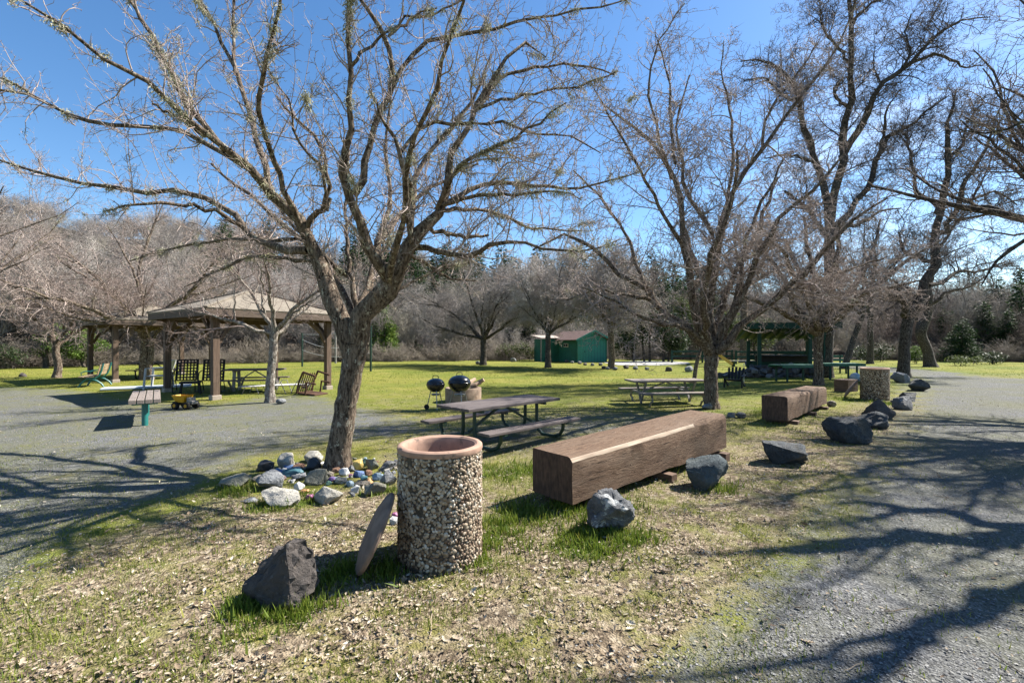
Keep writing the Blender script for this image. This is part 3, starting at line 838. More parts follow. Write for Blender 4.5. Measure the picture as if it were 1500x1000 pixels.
# ------------------------------------------------------------------ the front tree, branch by branch
Zt = 5.86
B1 = G(493, 688); B1.z = 0
trunk1 = ([Vp(493, 694, Zt), Vp(495, 670, Zt), Vp(500, 640, Zt), Vp(506, 600, Zt), Vp(513, 555, Zt), Vp(520, 520, Zt), Vp(523, 503, Zt)],
          [.162, .15, .141, .133, .13, .138, .145])
T1 = [
 [(514, 520, 13, 0), (499, 478, 13, .05), (488, 448, 12.5, .1), (475, 402, 11.5, .1), (464, 376, 10.5, .05), (448, 335, 9.5, 0), (432, 320, 9, -.05), (400, 288, 7.5, -.2), (360, 244, 6.3, -.4), (304, 203, 5.4, -.7), (240, 140, 4.6, -1.0), (192, 108, 4, -1.2), (152, 88, 3.6, -1.4), (112, 52, 3.1, -1.5), (60, 20, 2.5, -1.6), (20, -6, 1.8, -1.7)],
 [(330, 222, 5, -.5), (280, 162, 5, -.5), (248, 100, 4.3, -.4), (216, 44, 3.6, -.3), (188, 0, 2.6, -.2), (170, -40, 1.5, -.1)],
 [(362, 246, 4.5, -.4), (288, 201, 4.3, -.2), (224, 186, 4, .1), (132, 178, 3.6, .3), (88, 162, 3, .5), (40, 140, 2.6, .6), (0, 134, 2.2, .7), (-60, 120, 1.2, .7)],
 [(60, 148, 2.4, .5), (20, 122, 1.8, .3), (-20, 108, 1.0, .2)],
 [(300, 200, 3, -.6), (260, 172, 2.5, -.8), (222, 152, 1.8, -1)],
 [(402, 290, 6, -.15), (384, 228, 5.2, .2), (366, 176, 4.6, .4), (344, 108, 4, .6), (328, 72, 3.4, .7), (312, 32, 2.8, .8), (288, -6, 2, .9)],
 [(344, 108, 3.2, .6), (341, 40, 2.6, .8), (344, 0, 2, .9), (350, -40, 1, 1)],
 [(452, 366, 7, .05), (436, 365, 7, .2), (400, 356, 6.4, .5), (362, 345, 5.8, .9), (348, 322, 5.4, 1.1), (320, 300, 5, 1.2), (260, 280, 4.4, 1.3), (192, 276, 3.8, 1.4), (132, 272, 3.3, 1.5), (68, 256, 2.7, 1.5), (0, 236, 2, 1.5), (-60, 210, 1.1, 1.6)],
 [(352, 330, 4, .9), (312, 308, 3.6, .6), (256, 298, 3, .3), (200, 299, 2.2, 0), (150, 310, 1.3, -.1)],
 [(462, 385, 4, .1), (410, 378, 3.4, .6), (360, 376, 2.8, 1.0), (318, 398, 2.0, 1.3), (270, 420, 1.1, 1.5)],
 [(432, 350, 3.4, .3), (352, 352, 2.8, .9), (256, 361, 2.1, 1.2), (190, 382, 1.2, 1.4)],
 [(448, 336, 5.5, 0), (458, 312, 5, -.1), (476, 300, 4.4, -.2), (482, 262, 3.8, -.3), (470, 214, 3, -.4), (440, 178, 2.4, -.5), (405, 140, 1.6, -.6)],
 [(484, 290, 3.2, -.2), (478, 310, 3, -.2), (472, 250, 2.6, -.5), (430, 196, 2.2, -.7), (424, 150, 1.7, -.8), (384, 90, 1.0, -.9)],
 # thin pale centre limbs
 [(518, 492, 6.5, .15), (523, 440, 5.5, .3), (516, 405, 4.8, .4), (500, 396, 5.5, .4), (482, 383, 5, .35), (472, 370, 4, .3), (430, 330, 3, .5), (395, 290, 2.2, .7), (350, 230, 1.2, .9)],
 [(524, 450, 5.5, .3), (537, 424, 5.2, .5), (548, 402, 5.4, .7), (560, 330, 4.6, 1.1), (572, 280, 3.8, 1.4), (566, 200, 2.8, 1.6), (580, 120, 1.8, 1.8)],
 [(510, 400, 4, .4), (506, 330, 3.2, .7), (505, 290, 2.8, .8), (512, 220, 2, 1)],
 # right main limb
 [(524, 500, 17, 0), (532, 478, 16, -.05), (549, 443, 15.5, -.1), (566, 416, 15, -.15), (582, 390, 13.5, -.2), (603, 357, 11, -.2), (622, 330, 9.5, -.2), (646, 298, 8, -.15), (656, 256, 6.8, -.1), (676, 200, 5.8, 0), (696, 156, 5, .1), (716, 120, 4.2, .2), (740, 88, 3.3, .3), (772, 60, 2.4, .4), (800, 84, 1.3, .5)],
 [(570, 412, 10, -.2), (553, 392, 9.5, -.4), (544, 366, 9, -.5), (531, 327, 8.5, -.6), (517, 282, 8, -.7), (501, 265, 7.6, -.75), (506, 240, 6.2, -.8), (511, 176, 5.2, -.9), (510, 100, 4.4, -1), (508, 0, 3.4, -1.1), (506, -60, 2, -1.2)],
 [(518, 285, 7, -.7), (526, 262, 6.6, -.7), (537, 222, 6, -.65), (556, 176, 5.6, -.6), (576, 124, 5.2, -.5), (570, 86, 4.8, -.6), (564, 62, 4.6, -.6), (544, 22, 4, -.7), (522, -10, 3, -.8), (505, -50, 1.8, -.9)],
 [(575, 126, 4.4, -.5), (590, 96, 4.2, -.4), (600, 84, 4, -.3), (626, 63, 3.7, -.2), (672, 50, 3.3, -.1), (740, 40, 2.8, 0), (800, 25, 2.2, .1), (900, 4, 1.4, .2), (940, -6, .8, .2)],
 [(514, 97, 3.4, -1), (530, 78, 3, -1), (552, 60, 2.6, -.9), (590, 30, 2, -.8), (640, 12, 1.2, -.7)],
 [(570, 52, 3, -.6), (600, 32, 2.5, -.4), (650, 14, 1.9, -.2), (700, -14, 1.1, 0)],
 [(692, 168, 3.4, .1), (720, 130, 3.2, .4), (760, 104, 2.8, .6), (848, 96, 2, .9), (900, 110, 1.1, 1)],
 [(604, 350, 6, -.15), (606, 310, 5.2, .2), (609, 264, 4.6, .4), (640, 212, 4, .7), (672, 176, 3.4, .9), (700, 130, 2.6, 1), (720, 80, 1.5, 1.1)],
 [(602, 355, 6, -.3), (600, 290, 5.4, -.5), (596, 256, 4.8, -.7), (585, 222, 4.2, -.8), (570, 190, 3.6, -.9), (558, 170, 2.6, -1), (540, 130, 1.4, -1.1)],
 [(640, 306, 4.4, -.1), (676, 240, 3.8, -.5), (732, 212, 3.1, -.8), (776, 188, 2.2, -1), (830, 150, 1.1, -1.1)],
 [(588, 222, 3.6, -.7), (600, 206, 3.6, -.6), (624, 186, 3.3, -.5), (660, 181, 3, -.4), (720, 182, 2.6, -.3), (780, 190, 2.2, -.3), (840, 204, 1.7, -.2), (880, 224, 1.0, -.2)],
 [(702, 158, 3, .1), (780, 136, 2.4, .5), (852, 124, 1.9, .8), (905, 104, 1.1, 1)],
 [(652, 298, 5, -.1), (680, 282, 4.5, .2), (712, 269, 4, .4), (760, 270, 3.4, .6), (820, 276, 2.6, .8), (880, 268, 1.7, .9), (940, 250, .9, 1)],
 [(650, 300, 3.6, -.2), (700, 286, 3.2, -.4), (760, 284, 2.6, -.6), (812, 280, 1.8, -.7), (850, 292, 1, -.8)],
 [(603, 362, 6, -.1), (624, 365, 5.8, -.2), (660, 372, 5.2, -.4), (698, 375, 4.8, -.5), (710, 358, 4, -.55), (740, 354, 3.3, -.6), (784, 360, 2.6, -.7), (850, 366, 1.7, -.8), (905, 352, .9, -.9)],
 [(625, 336, 4.2, -.1), (655, 342, 3.7, .3), (688, 346, 3.2, .5), (716, 344, 2.2, .6)],
 [(645, 308, 4, -.1), (690, 306, 3.4, .5), (740, 318, 2.8, .9), (786, 334, 2, 1.2), (850, 338, 1.1, 1.4)],
 [(600, 372, 4, 0), (620, 384, 3.4, .4), (640, 398, 2.8, .7), (668, 408, 2, .9), (700, 412, 1, 1.1)],
 [(560, 440, 4, 0), (590, 420, 2.4, .3), (640, 396, 1.8, .6), (690, 384, 1, .8)],
 # limbs leaning to the back and to the front of the crown
 [(530, 480, 7, .15), (545, 400, 6, 1.0), (560, 350, 6, 1.7), (590, 310, 4.5, 2.4), (640, 270, 3, 3.0), (700, 240, 1.6, 3.5)],
 [(520, 480, 6, .15), (490, 400, 5, 1.0), (440, 350, 5, 1.8), (380, 300, 3.6, 2.5), (310, 240, 2, 3.2)],
 [(570, 410, 7, -.3), (590, 330, 6, -.9), (600, 230, 5, -1.4), (640, 120, 4, -1.8), (680, 0, 2.6, -2.2)],
 [(440, 330, 5, -.2), (400, 240, 4.6, -.7), (380, 150, 4, -1.1), (400, 40, 3, -1.5), (420, -60, 2, -1.8)],
]
tree1 = make_tree('bare_tree', 'large bare lichen covered tree with a forked trunk standing in the ring of painted rocks', B1, trunk1, px_limbs(Zt, T1),
                  mats=('bark', 'bark_limb', 'twig_pale'), seed=11, lich=34,
                  spec=dict(spurs=6, lsc=.8, thick=1, b1=8, l1=(.3, 1.2), b2=10, l2=(.10, .36), b3=11, l3=(.03, .11), extra=.3, lx=(.8, 1.7), rx=.015, r1=.0082, r2=.0048, r3=.0037, shoots=1.0, rs=.0062))

# ------------------------------------------------------------------ the second tree, behind the long beam
Z2 = 11.2
B2 = G(1042, 598); B2.z = 0
trunk2 = ([Vp(1042, 603, Z2), Vp(1042, 580, Z2), Vp(1041, 555, Z2), Vp(1042, 525, Z2), Vp(1043, 505, Z2)], [.18, .158, .152, .158, .165])
T2 = [
 [(1040, 512, 9, 0), (1032, 500, 8.5, 0), (1013, 484, 7, .1), (992, 470, 6.5, .3), (970, 457, 6, .5), (954, 432, 5.4, .7), (935, 414, 4.8, .8), (905, 398, 4, 1), (865, 360, 3.2, 1.1), (825, 345, 2.4, 1.2), (780, 366, 1.2, 1.3)],
 [(965, 450, 4.4, .5), (950, 436, 4, .3), (915, 432, 3, -.1), (870, 425, 2.2, -.3), (830, 440, 1.2, -.4)],
 [(1040, 515, 10, -.1), (1020, 485, 9, -.3), (1015, 455, 8.5, -.4), (1011, 418, 7.4, -.5), (1002, 350, 5.4, -.6), (990, 285, 4.4, -.6), (977, 240, 3.8, -.5), (950, 208, 3, -.3), (915, 175, 2.2, -.1), (880, 150, 1.2, 0)],
 [(984, 262, 3.2, -.5), (962, 190, 2.6, -.8), (950, 120, 2, -1), (968, 60, 1.4, -1.1), (1003, 5, .8, -1.2)],
 [(990, 240, 3, -.4), (983, 170, 2.4, -.1), (980, 120, 1.8, 0), (960, 50, 1.0, .1)],
 [(1005, 365, 4, -.6), (975, 320, 3.2, -1), (945, 265, 2.6, -1.3), (905, 190, 2, -1.6), (870, 130, 1, -1.8)],
 [(950, 432, 4, .7), (930, 380, 3.4, 1), (915, 340, 2.8, 1.3), (880, 290, 2.2, 1.5), (840, 250, 1.2, 1.7)],
 [(1013, 425, 6, -.4), (1024, 410, 5.6, -.2), (1040, 385, 5, 0), (1050, 362, 4.5, .1), (1034, 325, 4, .2), (1005, 280, 3.4, .3), (1000, 240, 2.8, .3), (992, 180, 2, .4), (1010, 110, 1.1, .5)],
 [(1045, 500, 8.5, .15), (1044, 470, 8, .2), (1042, 440, 7, .2), (1050, 375, 5.6, .2), (1060, 312, 4.8, .2), (1082, 268, 4.2, .1), (1102, 238, 3.8, 0), (1130, 200, 3.3, -.1), (1175, 140, 2.7, -.2), (1215, 90, 2.1, -.3), (1245, 30, 1.4, -.3), (1262, -20, .8, -.3)],
 [(1118, 218, 2.8, 0), (1128, 160, 2.3, .4), (1160, 120, 1.7, .6), (1200, 60, 1, .7)],
 [(1062, 320, 3.6, .2), (1074, 250, 2.8, .5), (1070, 165, 2, .7), (1058, 110, 1.4, .8), (1060, 60, .8, .9)],
 [(1052, 505, 8.5, 0), (1060, 486, 8, -.1), (1072, 456, 7, -.2), (1090, 424, 6, -.3), (1104, 400, 5.4, -.4), (1130, 335, 4.4, -.6), (1160, 300, 3.6, -.7), (1200, 268, 2.8, -.8), (1240, 220, 1.8, -.9), (1270, 180, 1, -1)],
 [(1050, 515, 8, -.1), (1062, 500, 7.6, -.2), (1082, 480, 7, -.3), (1104, 460, 6.4, -.4), (1150, 424, 5, -.6), (1200, 372, 4, -.8), (1250, 322, 2.8, -1), (1300, 290, 1.5, -1.2)],
 [(1150, 424, 3.6, -.6), (1190, 410, 3, -.2), (1240, 396, 2.2, .1), (1300, 376, 1.2, .3)],
 [(1072, 458, 4.5, -.2), (1086, 410, 4, .3), (1092, 350, 3.4, .7), (1120, 290, 2.6, 1), (1150, 230, 1.6, 1.3)],
 [(1045, 490, 7, .3), (1035, 440, 6, .9), (1020, 390, 5, 1.4), (1000, 330, 3.5, 1.9), (990, 260, 2, 2.3)],
 [(1046, 492, 7, .3), (1060, 440, 6, .8), (1085, 390, 5, 1.4), (1110, 330, 3.6, 2), (1140, 260, 2, 2.5)],
 [(1040, 500, 7, -.3), (1030, 450, 6, -.9), (1040, 380, 5, -1.5), (1070, 300, 3.5, -2), (1080, 220, 2, -2.3)],
 [(1030, 500, 5, -.2), (1000, 480, 4.4, -.6), (950, 470, 3.5, -1.1), (900, 440, 2.2, -1.5), (850, 420, 1.1, -1.8)],
]
make_tree('bare_tree', 'broad bare tree with a short dark trunk just behind the long timber beam', B2, trunk2, px_limbs(Z2, T2), mats=('bark', 'bark_limb', 'twig_pale'), seed=23, lich=4,
          spec=dict(spurs=5, lsc=.82, b1=7.5, l1=(.6, 1.7), b2=8.5, l2=(.2, .6), b3=9, l3=(.05, .18), extra=.75, lx=(1.0, 2.2), xa=(45, 85), up=.06, trop=.015, rx=.022, r1=.0125, r2=.0075, r3=.006, shoots=.6))

# ------------------------------------------------------------------ third tree beside the green shelter
Z3 = 17.6
B3 = G(1199, 563); B3.z = 0
trunk3 = ([Vp(1199, 566, Z3), Vp(1199, 545, Z3), Vp(1198, 515, Z3), Vp(1200, 490, Z3), Vp(1203, 476, Z3)], [.175, .155, .148, .158, .165])
T3 = [
 [(1199, 488, 7, 0), (1188, 480, 6.5, -.1), (1168, 468, 5.5, -.3), (1140, 452, 4.4, -.5), (1105, 441, 3.4, -.7), (1065, 428, 2.2, -.9), (1030, 430, 1.2, -1)],
 [(1198, 486, 6, .1), (1180, 466, 5.4, .3), (1163, 440, 4.6, .5), (1150, 412, 3.8, .6), (1130, 380, 2.8, .7), (1105, 350, 1.4, .8)],
 [(1203, 478, 6, 0), (1196, 440, 5, .1), (1192, 405, 4, .3), (1184, 360, 3, .5), (1178, 320, 1.6, .7)],
 [(1205, 478, 6, 0), (1214, 450, 5, -.4), (1222, 410, 4, -.7), (1230, 370, 3, -1), (1228, 325, 1.5, -1.3)],
 [(1207, 480, 6.5, 0), (1225, 468, 6, .1), (1245, 450, 5.2, .2), (1268, 434, 4.4, .3), (1302, 402, 3.4, .4), (1340, 375, 2.2, .5), (1380, 350, 1.1, .6)],
 [(1205, 482, 6, .2), (1232, 446, 5, .8), (1258, 408, 4, 1.2), (1280, 360, 2.6, 1.6), (1290, 320, 1.3, 1.9)],
 [(1200, 482, 5.5, -.2), (1180, 440, 4.6, -.9), (1160, 395, 3.6, -1.5), (1140, 360, 2.4, -2), (1110, 330, 1.2, -2.4)],
 [(1207, 484, 5.5, -.2), (1235, 455, 4.6, -.9), (1265, 430, 3.6, -1.4), (1305, 420, 2.4, -1.8), (1350, 410, 1.2, -2.2)],
 [(1200, 480, 5, .4), (1190, 440, 4.4, 1.2), (1170, 400, 3.4, 1.9), (1150, 350, 2, 2.6)],
]
make_tree('bare_tree', 'spreading bare tree with a smooth trunk in front of the dark green shelter', B3, trunk3, px_limbs(Z3, T3), mats=('bark', 'bark_pale', 'twig_pale'), seed=31,
          spec=dict(b1=7, l1=(.8, 2.0), b2=8.5, l2=(.25, .8), b3=8, l3=(.08, .22), extra=.75, lx=(1.2, 2.5), xa=(45, 85), up=.06, trop=.015, rx=.024, r1=.015, r2=.0100, r3=.0082, shoots=.4))

# ------------------------------------------------------------------ the tall dark oaks
Zo = 21.5
trk = ([Vp(1211, 556, Zo), Vp(1212, 520, Zo), Vp(1214, 470, Zo), Vp(1215, 400, Zo), Vp(1215, 350, Zo), Vp(1216, 310, Zo)], [.27, .235, .225, .22, .21, .205])
O1 = [
 [(1215, 318, 8.5, 0), (1211, 295, 7.5, 0), (1199, 245, 6.4, .2), (1188, 212, 5.6, .4), (1175, 178, 4.8, .6), (1165, 125, 4, .8), (1146, 106, 3.2, .9), (1112, 86, 2.2, 1), (1085, 90, 1.2, 1)],
 [(1170, 150, 3.4, .7), (1150, 140, 2.8, .5), (1120, 115, 2, .2), (1090, 118, 1.2, 0)],
 [(1216, 320, 9, 0), (1224, 288, 8, -.1), (1232, 226, 7, -.1), (1242, 154, 6, -.2), (1244, 96, 5.2, -.3), (1247, 24, 4, -.4), (1243, -20, 2.6, -.5), (1240, -60, 1.4, -.5)],
 [(1234, 230, 6.6, -.1), (1246, 205, 6.2, -.3), (1261, 182, 5.6, -.6), (1276, 148, 5.1, -.8), (1290, 125, 4.8, -1), (1338, 91, 4.2, -1.2), (1355, 72, 3.4, -1.3), (1370, 54, 2.6, -1.3), (1410, 30, 1.6, -1.4), (1450, 25, .9, -1.4)],
 [(1332, 94, 3.4, -1.2), (1360, 82, 3, -1.3), (1385, 84, 2.6, -1.4), (1412, 98, 1.8, -1.5), (1440, 96, 1, -1.5)],
 [(1322, 99, 2.8, -1.2), (1333, 76, 2.4, -1.0), (1326, 48, 1.8, -.8), (1335, 20, 1, -.7)],
 [(1218, 336, 7, 0), (1238, 318, 6.2, .2), (1261, 290, 5.6, .5), (1280, 258, 5, .8), (1290, 226, 4.4, 1), (1302, 200, 3.8, 1.1), (1330, 186, 3, 1.2), (1362, 158, 2, 1.3), (1390, 140, 1, 1.4)],
 [(1290, 222, 3.4, 1), (1296, 190, 2.8, 1.2), (1300, 160, 1.8, 1.4), (1320, 130, 1, 1.5)],
 [(1243, 158, 3.4, -.2), (1228, 146, 3, -.5), (1222, 130, 2.4, -.7), (1234, 116, 1.8, -.8)],
 [(1245, 90, 3, -.3), (1228, 70, 2.4, 0), (1205, 40, 1.8, .3), (1200, 0, 1, .5)],
 [(1246, 40, 3, -.4), (1270, 10, 2.4, -.2), (1320, -10, 1.4, 0)],
 [(1200, 248, 3.4, .2), (1178, 232, 2.8, 0), (1150, 226, 2, -.2), (1120, 232, 1, -.4)],
 [(1217, 350, 5, .2), (1236, 330, 4.4, .9), (1258, 330, 3.4, 1.6), (1290, 310, 2.2, 2.2), (1320, 305, 1.1, 2.6)],
 [(1214, 350, 5, -.2), (1196, 322, 4.4, -.8), (1176, 300, 3.4, -1.4), (1150, 280, 2.2, -2)],
]
oak_spec = dict(lsc=.72, b1=5.5, l1=(.8, 2.2), b2=7.5, l2=(.3, .95), b3=7.5, l3=(.12, .34), extra=.7, lx=(1.6, 3.4), r1=.019, r2=.0115, r3=.009, up=.1, trop=.02)
b = G(1211, 552.6); b.z = 0
make_tree('oak_tree', 'tallest dark bare oak rising behind the spreading tree at the green shelter', b, trk, px_limbs(Zo, O1), mats=('bark_dark', 'bark_dark', 'twig_dark'), seed=41, spec=oak_spec)
Zp = 21.6
trk = ([Vp(1323, 557, Zp), Vp(1324, 535, Zp), Vp(1325, 505, Zp), Vp(1330, 470, Zp), Vp(1336, 455, Zp)], [.30, .23, .215, .22, .24])
O2 = [
 [(1334, 462, 11, 0), (1346, 444, 10, 0), (1357, 418, 9, -.1), (1367, 380, 8, -.1), (1371, 340, 7, 0), (1373, 306, 6.2, .1), (1386, 269, 5.2, .2), (1393, 225, 4.4, .3), (1386, 192, 3.4, .4), (1395, 160, 2.2, .5), (1400, 132, 1.2, .5)],
 [(1371, 342, 5.6, 0), (1382, 338, 5.4, -.2), (1405, 293, 4.8, -.5), (1419, 260, 4, -.7), (1440, 225, 3, -.9), (1455, 190, 1.8, -1)],
 [(1372, 312, 4.6, .1), (1366, 297, 4.2, .4), (1343, 279, 3.4, .8), (1335, 230, 2.6, 1), (1325, 195, 1.4, 1.2)],
 [(1331, 466, 8, 0), (1324, 455, 7, -.2), (1316, 440, 6, -.4), (1305, 432, 4.5, -.8), (1290, 438, 2.6, -1.2)],
 [(1324, 456, 5, -.1), (1338, 438, 4, .4), (1330, 424, 3, .8), (1300, 405, 1.6, 1.2)],
 [(1360, 418, 5, .1), (1378, 416, 4.2, .6), (1400, 400, 3.2, 1.2), (1440, 396, 2, 1.8), (1480, 380, 1, 2.2)],
 [(1367, 385, 4.4, -.1), (1340, 376, 3.6, -.7), (1325, 366, 2.8, -1.2), (1318, 340, 1.5, -1.6)],
 [(1392, 230, 3, .3), (1410, 212, 2.4, .6), (1418, 180, 1.6, .9), (1440, 150, 1, 1.1)],
 [(1405, 295, 3.4, -.5), (1430, 290, 2.6, 0), (1460, 280, 1.8, .4), (1490, 300, 1, .8)],
]
b = G(1323, 552.4); b.z = 0
make_tree('oak_tree', 'dark leaning oak with a mossy fork beside the gravel road', b, trk, px_limbs(Zp, O2), mats=('bark_dark', 'bark_dark', 'twig_dark'), seed=43, spec=oak_spec)
Zq = 31
trk = ([Vp(1364, 540, Zq), Vp(1360, 515, Zq), Vp(1350, 492, Zq), Vp(1350, 480, Zq), Vp(1358, 462, Zq), Vp(1361, 440, Zq)], [.38, .28, .28, .33, .26, .2])
O3 = [[(1360, 446, 5, 0), (1362, 410, 4, .2), (1372, 370, 3, .5), (1400, 330, 2, .8), (1420, 300, 1, 1)], [(1350, 486, 4, 0), (1340, 460, 3, .5), (1320, 440, 2, .8), (1300, 400, 1, 1)],
      [(1360, 450, 4, 0), (1385, 430, 3, -.5), (1420, 420, 2, -1), (1450, 400, 1, -1.4)]]
b = G(1364, 538); b.z = 0
make_tree('oak_tree', 'crooked dark oak with a swollen bend in its trunk across the road', b, trk, px_limbs(Zq, O3), mats=('bark_dark', 'bark_dark', 'twig_dark'), seed=47, spec=dict(oak_spec, b3=0))

# trees that stand to the right of the road; their limbs reach into the picture and shade the road
def off_tree(x, y, seed, label, hf=2.6, r0=.34, L=6.2, nl=6, mats=('bark_dark', 'bark_limb', 'twig_mid'), lich=6, elev=(18, 62), tw=1.0):
    tr, lb = vase((x, y, 0), hf, r0, nl, L, seed, elev, (random.uniform(-.3, .3), random.uniform(-.3, .3)), rl=.55)
    return make_tree('oak_tree', label, (x, y, 0), tr, lb, mats=mats, seed=seed, lich=lich,
                     spec=dict(lsc=.85, b1=4.5 * tw, l1=(.7, 1.9), b2=6 * tw, l2=(.25, .75), b3=5, l3=(.07, .2), extra=.6, lx=(1.4, 2.8), r1=.018, r2=.007, r3=.005))
Zr = 7.9
tr_, lb_ = vase((11.4, Zr + .4, 0), 3.6, .30, 8, 4.6, 52, (40, 80), (.2, .2), rl=.55, sub=3)
lb_ += px_limbs(Zr, [[(1735, 205, 8, .2), (1700, 150, 7, -.2), (1600, 150, 5, -.3), (1520, 170, 3.6, -.3), (1460, 195, 2.4, -.2), (1405, 190, 1.2, 0)],
                    [(1735, 220, 8, .3), (1700, 230, 7, .4), (1600, 240, 5, .8), (1520, 215, 3.6, 1.0), (1470, 150, 2.4, 1.2), (1440, 100, 1.2, 1.3)],
                    [(1735, 240, 8, .4), (1680, 300, 7, .6), (1570, 310, 5.5, 1.0), (1500, 352, 4.6, 1.2), (1470, 376, 3.4, 1.3), (1452, 396, 2.4, 1.3), (1438, 418, 1.2, 1.4)],
                    [(1600, 150, 4, -.3), (1540, 60, 3, -.5), (1500, 10, 2, -.6), (1470, -60, 1, -.6)]])
make_tree('oak_tree', 'mossy bare oak at the right whose limbs hang over the road', (11.4, Zr + .4, 0), tr_, lb_, mats=('bark_dark', 'bark_limb', 'twig_mid'), seed=52, lich=6,
          spec=dict(lsc=.62, b1=5.5, l1=(.6, 1.7), b2=7, l2=(.25, .75), b3=6, l3=(.07, .2), extra=.5, lx=(1.2, 2.4), r1=.014, r2=.0065, r3=.005))
off_tree(8.7, 5.5, 57, 'bare oak beyond the right edge that shades the near gravel', L=4.4, hf=4.4, nl=6, lich=0, elev=(38, 75), tw=.55)
off_tree(15.5, 9.4, 59, 'bare oak farther right of the road whose shadow crosses it', L=6.5, hf=3.4, lich=0)
# drooping dark limb entering at the right
Zr = 14
# ------------------------------------------------------------------ ordinary bare trees
mid_spec = dict(lsc=.8, b1=5.6, l1=(.7, 1.9), b2=6.5, l2=(.25, .75), b3=6.5, l3=(.08, .24), extra=.7, lx=(1.3, 2.6), r1=.015, r2=.007, r3=.0052, shoots=.5)
def placed(px, py, hf, r0, nl, L, seed, label, elev=(15, 60), lean=(0, 0), spec=mid_spec, mats=('bark', 'bark_limb', 'twig'), group=None, droop=0., lich=0):
    p = G(px, py); p.z = 0
    tr, lb = vase(p, hf, r0, nl, L, seed, elev, lean, droop)
    return make_tree('bare_tree', label, p, tr, lb, group, mats, spec, lich, seed)
placed(212, 556, 2.3, .19, 7, 5.6, 61, 'wide bare tree with two dark trunks between the two gazebos', elev=(8, 62), lich=5, mats=('bark', 'bark_limb', 'twig_pale'), spec=dict(mid_spec, lsc=1.0, b1=5.5, b2=6, r1=.019, r2=.0095, r3=.0072))
placed(221, 556, 1.8, .13, 3, 3.6, 62, 'thin second stem close beside the wide tree between the gazebos', elev=(20, 70))
placed(82, 553, 1.6, .165, 4, 3.2, 63, 'small bare tree with a thick short trunk left of the teal bench', elev=(35, 70))
placed(-110, 585, 1.9, .16, 6, 5.0, 64, 'bare tree at the left edge arching over the gravel', elev=(15, 60), lich=6, mats=('bark', 'bark_limb', 'twig_pale'), spec=dict(mid_spec, b1=4))
placed(396, 590, 1.95, .125, 5, 2.9, 65, 'slim pale bare tree in front of the open gazebo', elev=(15, 65), mats=('bark_pale', 'bark_pale', 'twig'), lean=(.1, 0),
       spec=dict(mid_spec, b1=5, l1=(.5, 1.3), r1=.013, r2=.0055, r3=.004, extra=.3))
placed(708, 535, 2.1, .25, 8, 6.0, 66, 'round bare tree on the far lawn left of the green shed', elev=(10, 70), spec=dict(mid_spec, b1=6.5, l1=(1, 2.4), l2=(.35, .95), r1=.017, r2=.0125, r3=.0115, b3=5, k=3, extra=1.2, rx=.03, xa=(40, 85), up=.1), mats=('bark_dark', 'bark_limb', 'twig_far'))
placed(803, 538, 2.4, .22, 8, 5.0, 67, 'round bare tree standing before the white roofed lean-to', elev=(28, 78), spec=dict(mid_spec, b1=6.5, l1=(1, 2.4), l2=(.35, .95), r1=.017, r2=.0125, r3=.0115, b3=5, k=3, extra=1.2, rx=.03, xa=(40, 85), up=.1), mats=('bark_dark', 'bark_limb', 'twig_far'))
placed(895, 540, 2.6, .22, 8, 4.6, 68, 'round bare tree at the right corner of the green shed', elev=(30, 78), spec=dict(mid_spec, b1=6.5, l1=(1, 2.4), l2=(.35, .95), r1=.017, r2=.0125, r3=.0115, b3=5, k=3, extra=1.2, rx=.03, xa=(40, 85), up=.1), mats=('bark', 'bark_limb', 'twig_far'))
placed(1235, 540, 3.5, .19, 5, 6, 169, 'dark leaning bare tree at the wood edge behind the green tables', elev=(35, 70), lean=(1.4, .2), mats=('bark_dark', 'bark_dark', 'twig_dark'), spec=dict(mid_spec, b3=0, r2=.011))
placed(1275, 533, 6, .22, 5, 5, 70, 'straight dark trunk behind the second stone can', elev=(30, 70), mats=('bark_dark', 'bark_dark', 'twig_dark'), spec=dict(mid_spec, b3=0, r2=.011))
placed(1090, 531, 6.5, .34, 5, 6, 71, 'thick grey trunk behind the playground slide', elev=(30, 75), mats=('bark', 'bark', 'twig_far'), spec=dict(mid_spec, b3=0, r2=.011))
# thin leaning trunk by the second picnic table
p = G(1017, 556); mb = MB()
mb.tube([Vp(1017, 558, 20.2), Vp(1019, 540, 20.2), Vp(1023, 522, 20.2), Vp(1029, 508, 20.2), Vp(1034, 494, 20.4), Vp(1037, 470, 20.6), Vp(1030, 440, 20.8), Vp(1034, 410, 21)], [.10, .09, .085, .08, .075, .06, .05, .03], 9)
mb.tube([Vp(1034, 494, 20.4), Vp(1046, 470, 20.2), Vp(1052, 440, 20)], [.05, .04, .02], 7)
mb.tube([Vp(1037, 470, 20.6), Vp(1024, 456, 20.8), Vp(1015, 430, 20.9)], [.04, .03, .015], 7)
o = mb.build('leaning_tree', M['bark'], smooth=True); tag(o, 'thin leaning bare stem beside the second picnic table', 'tree')

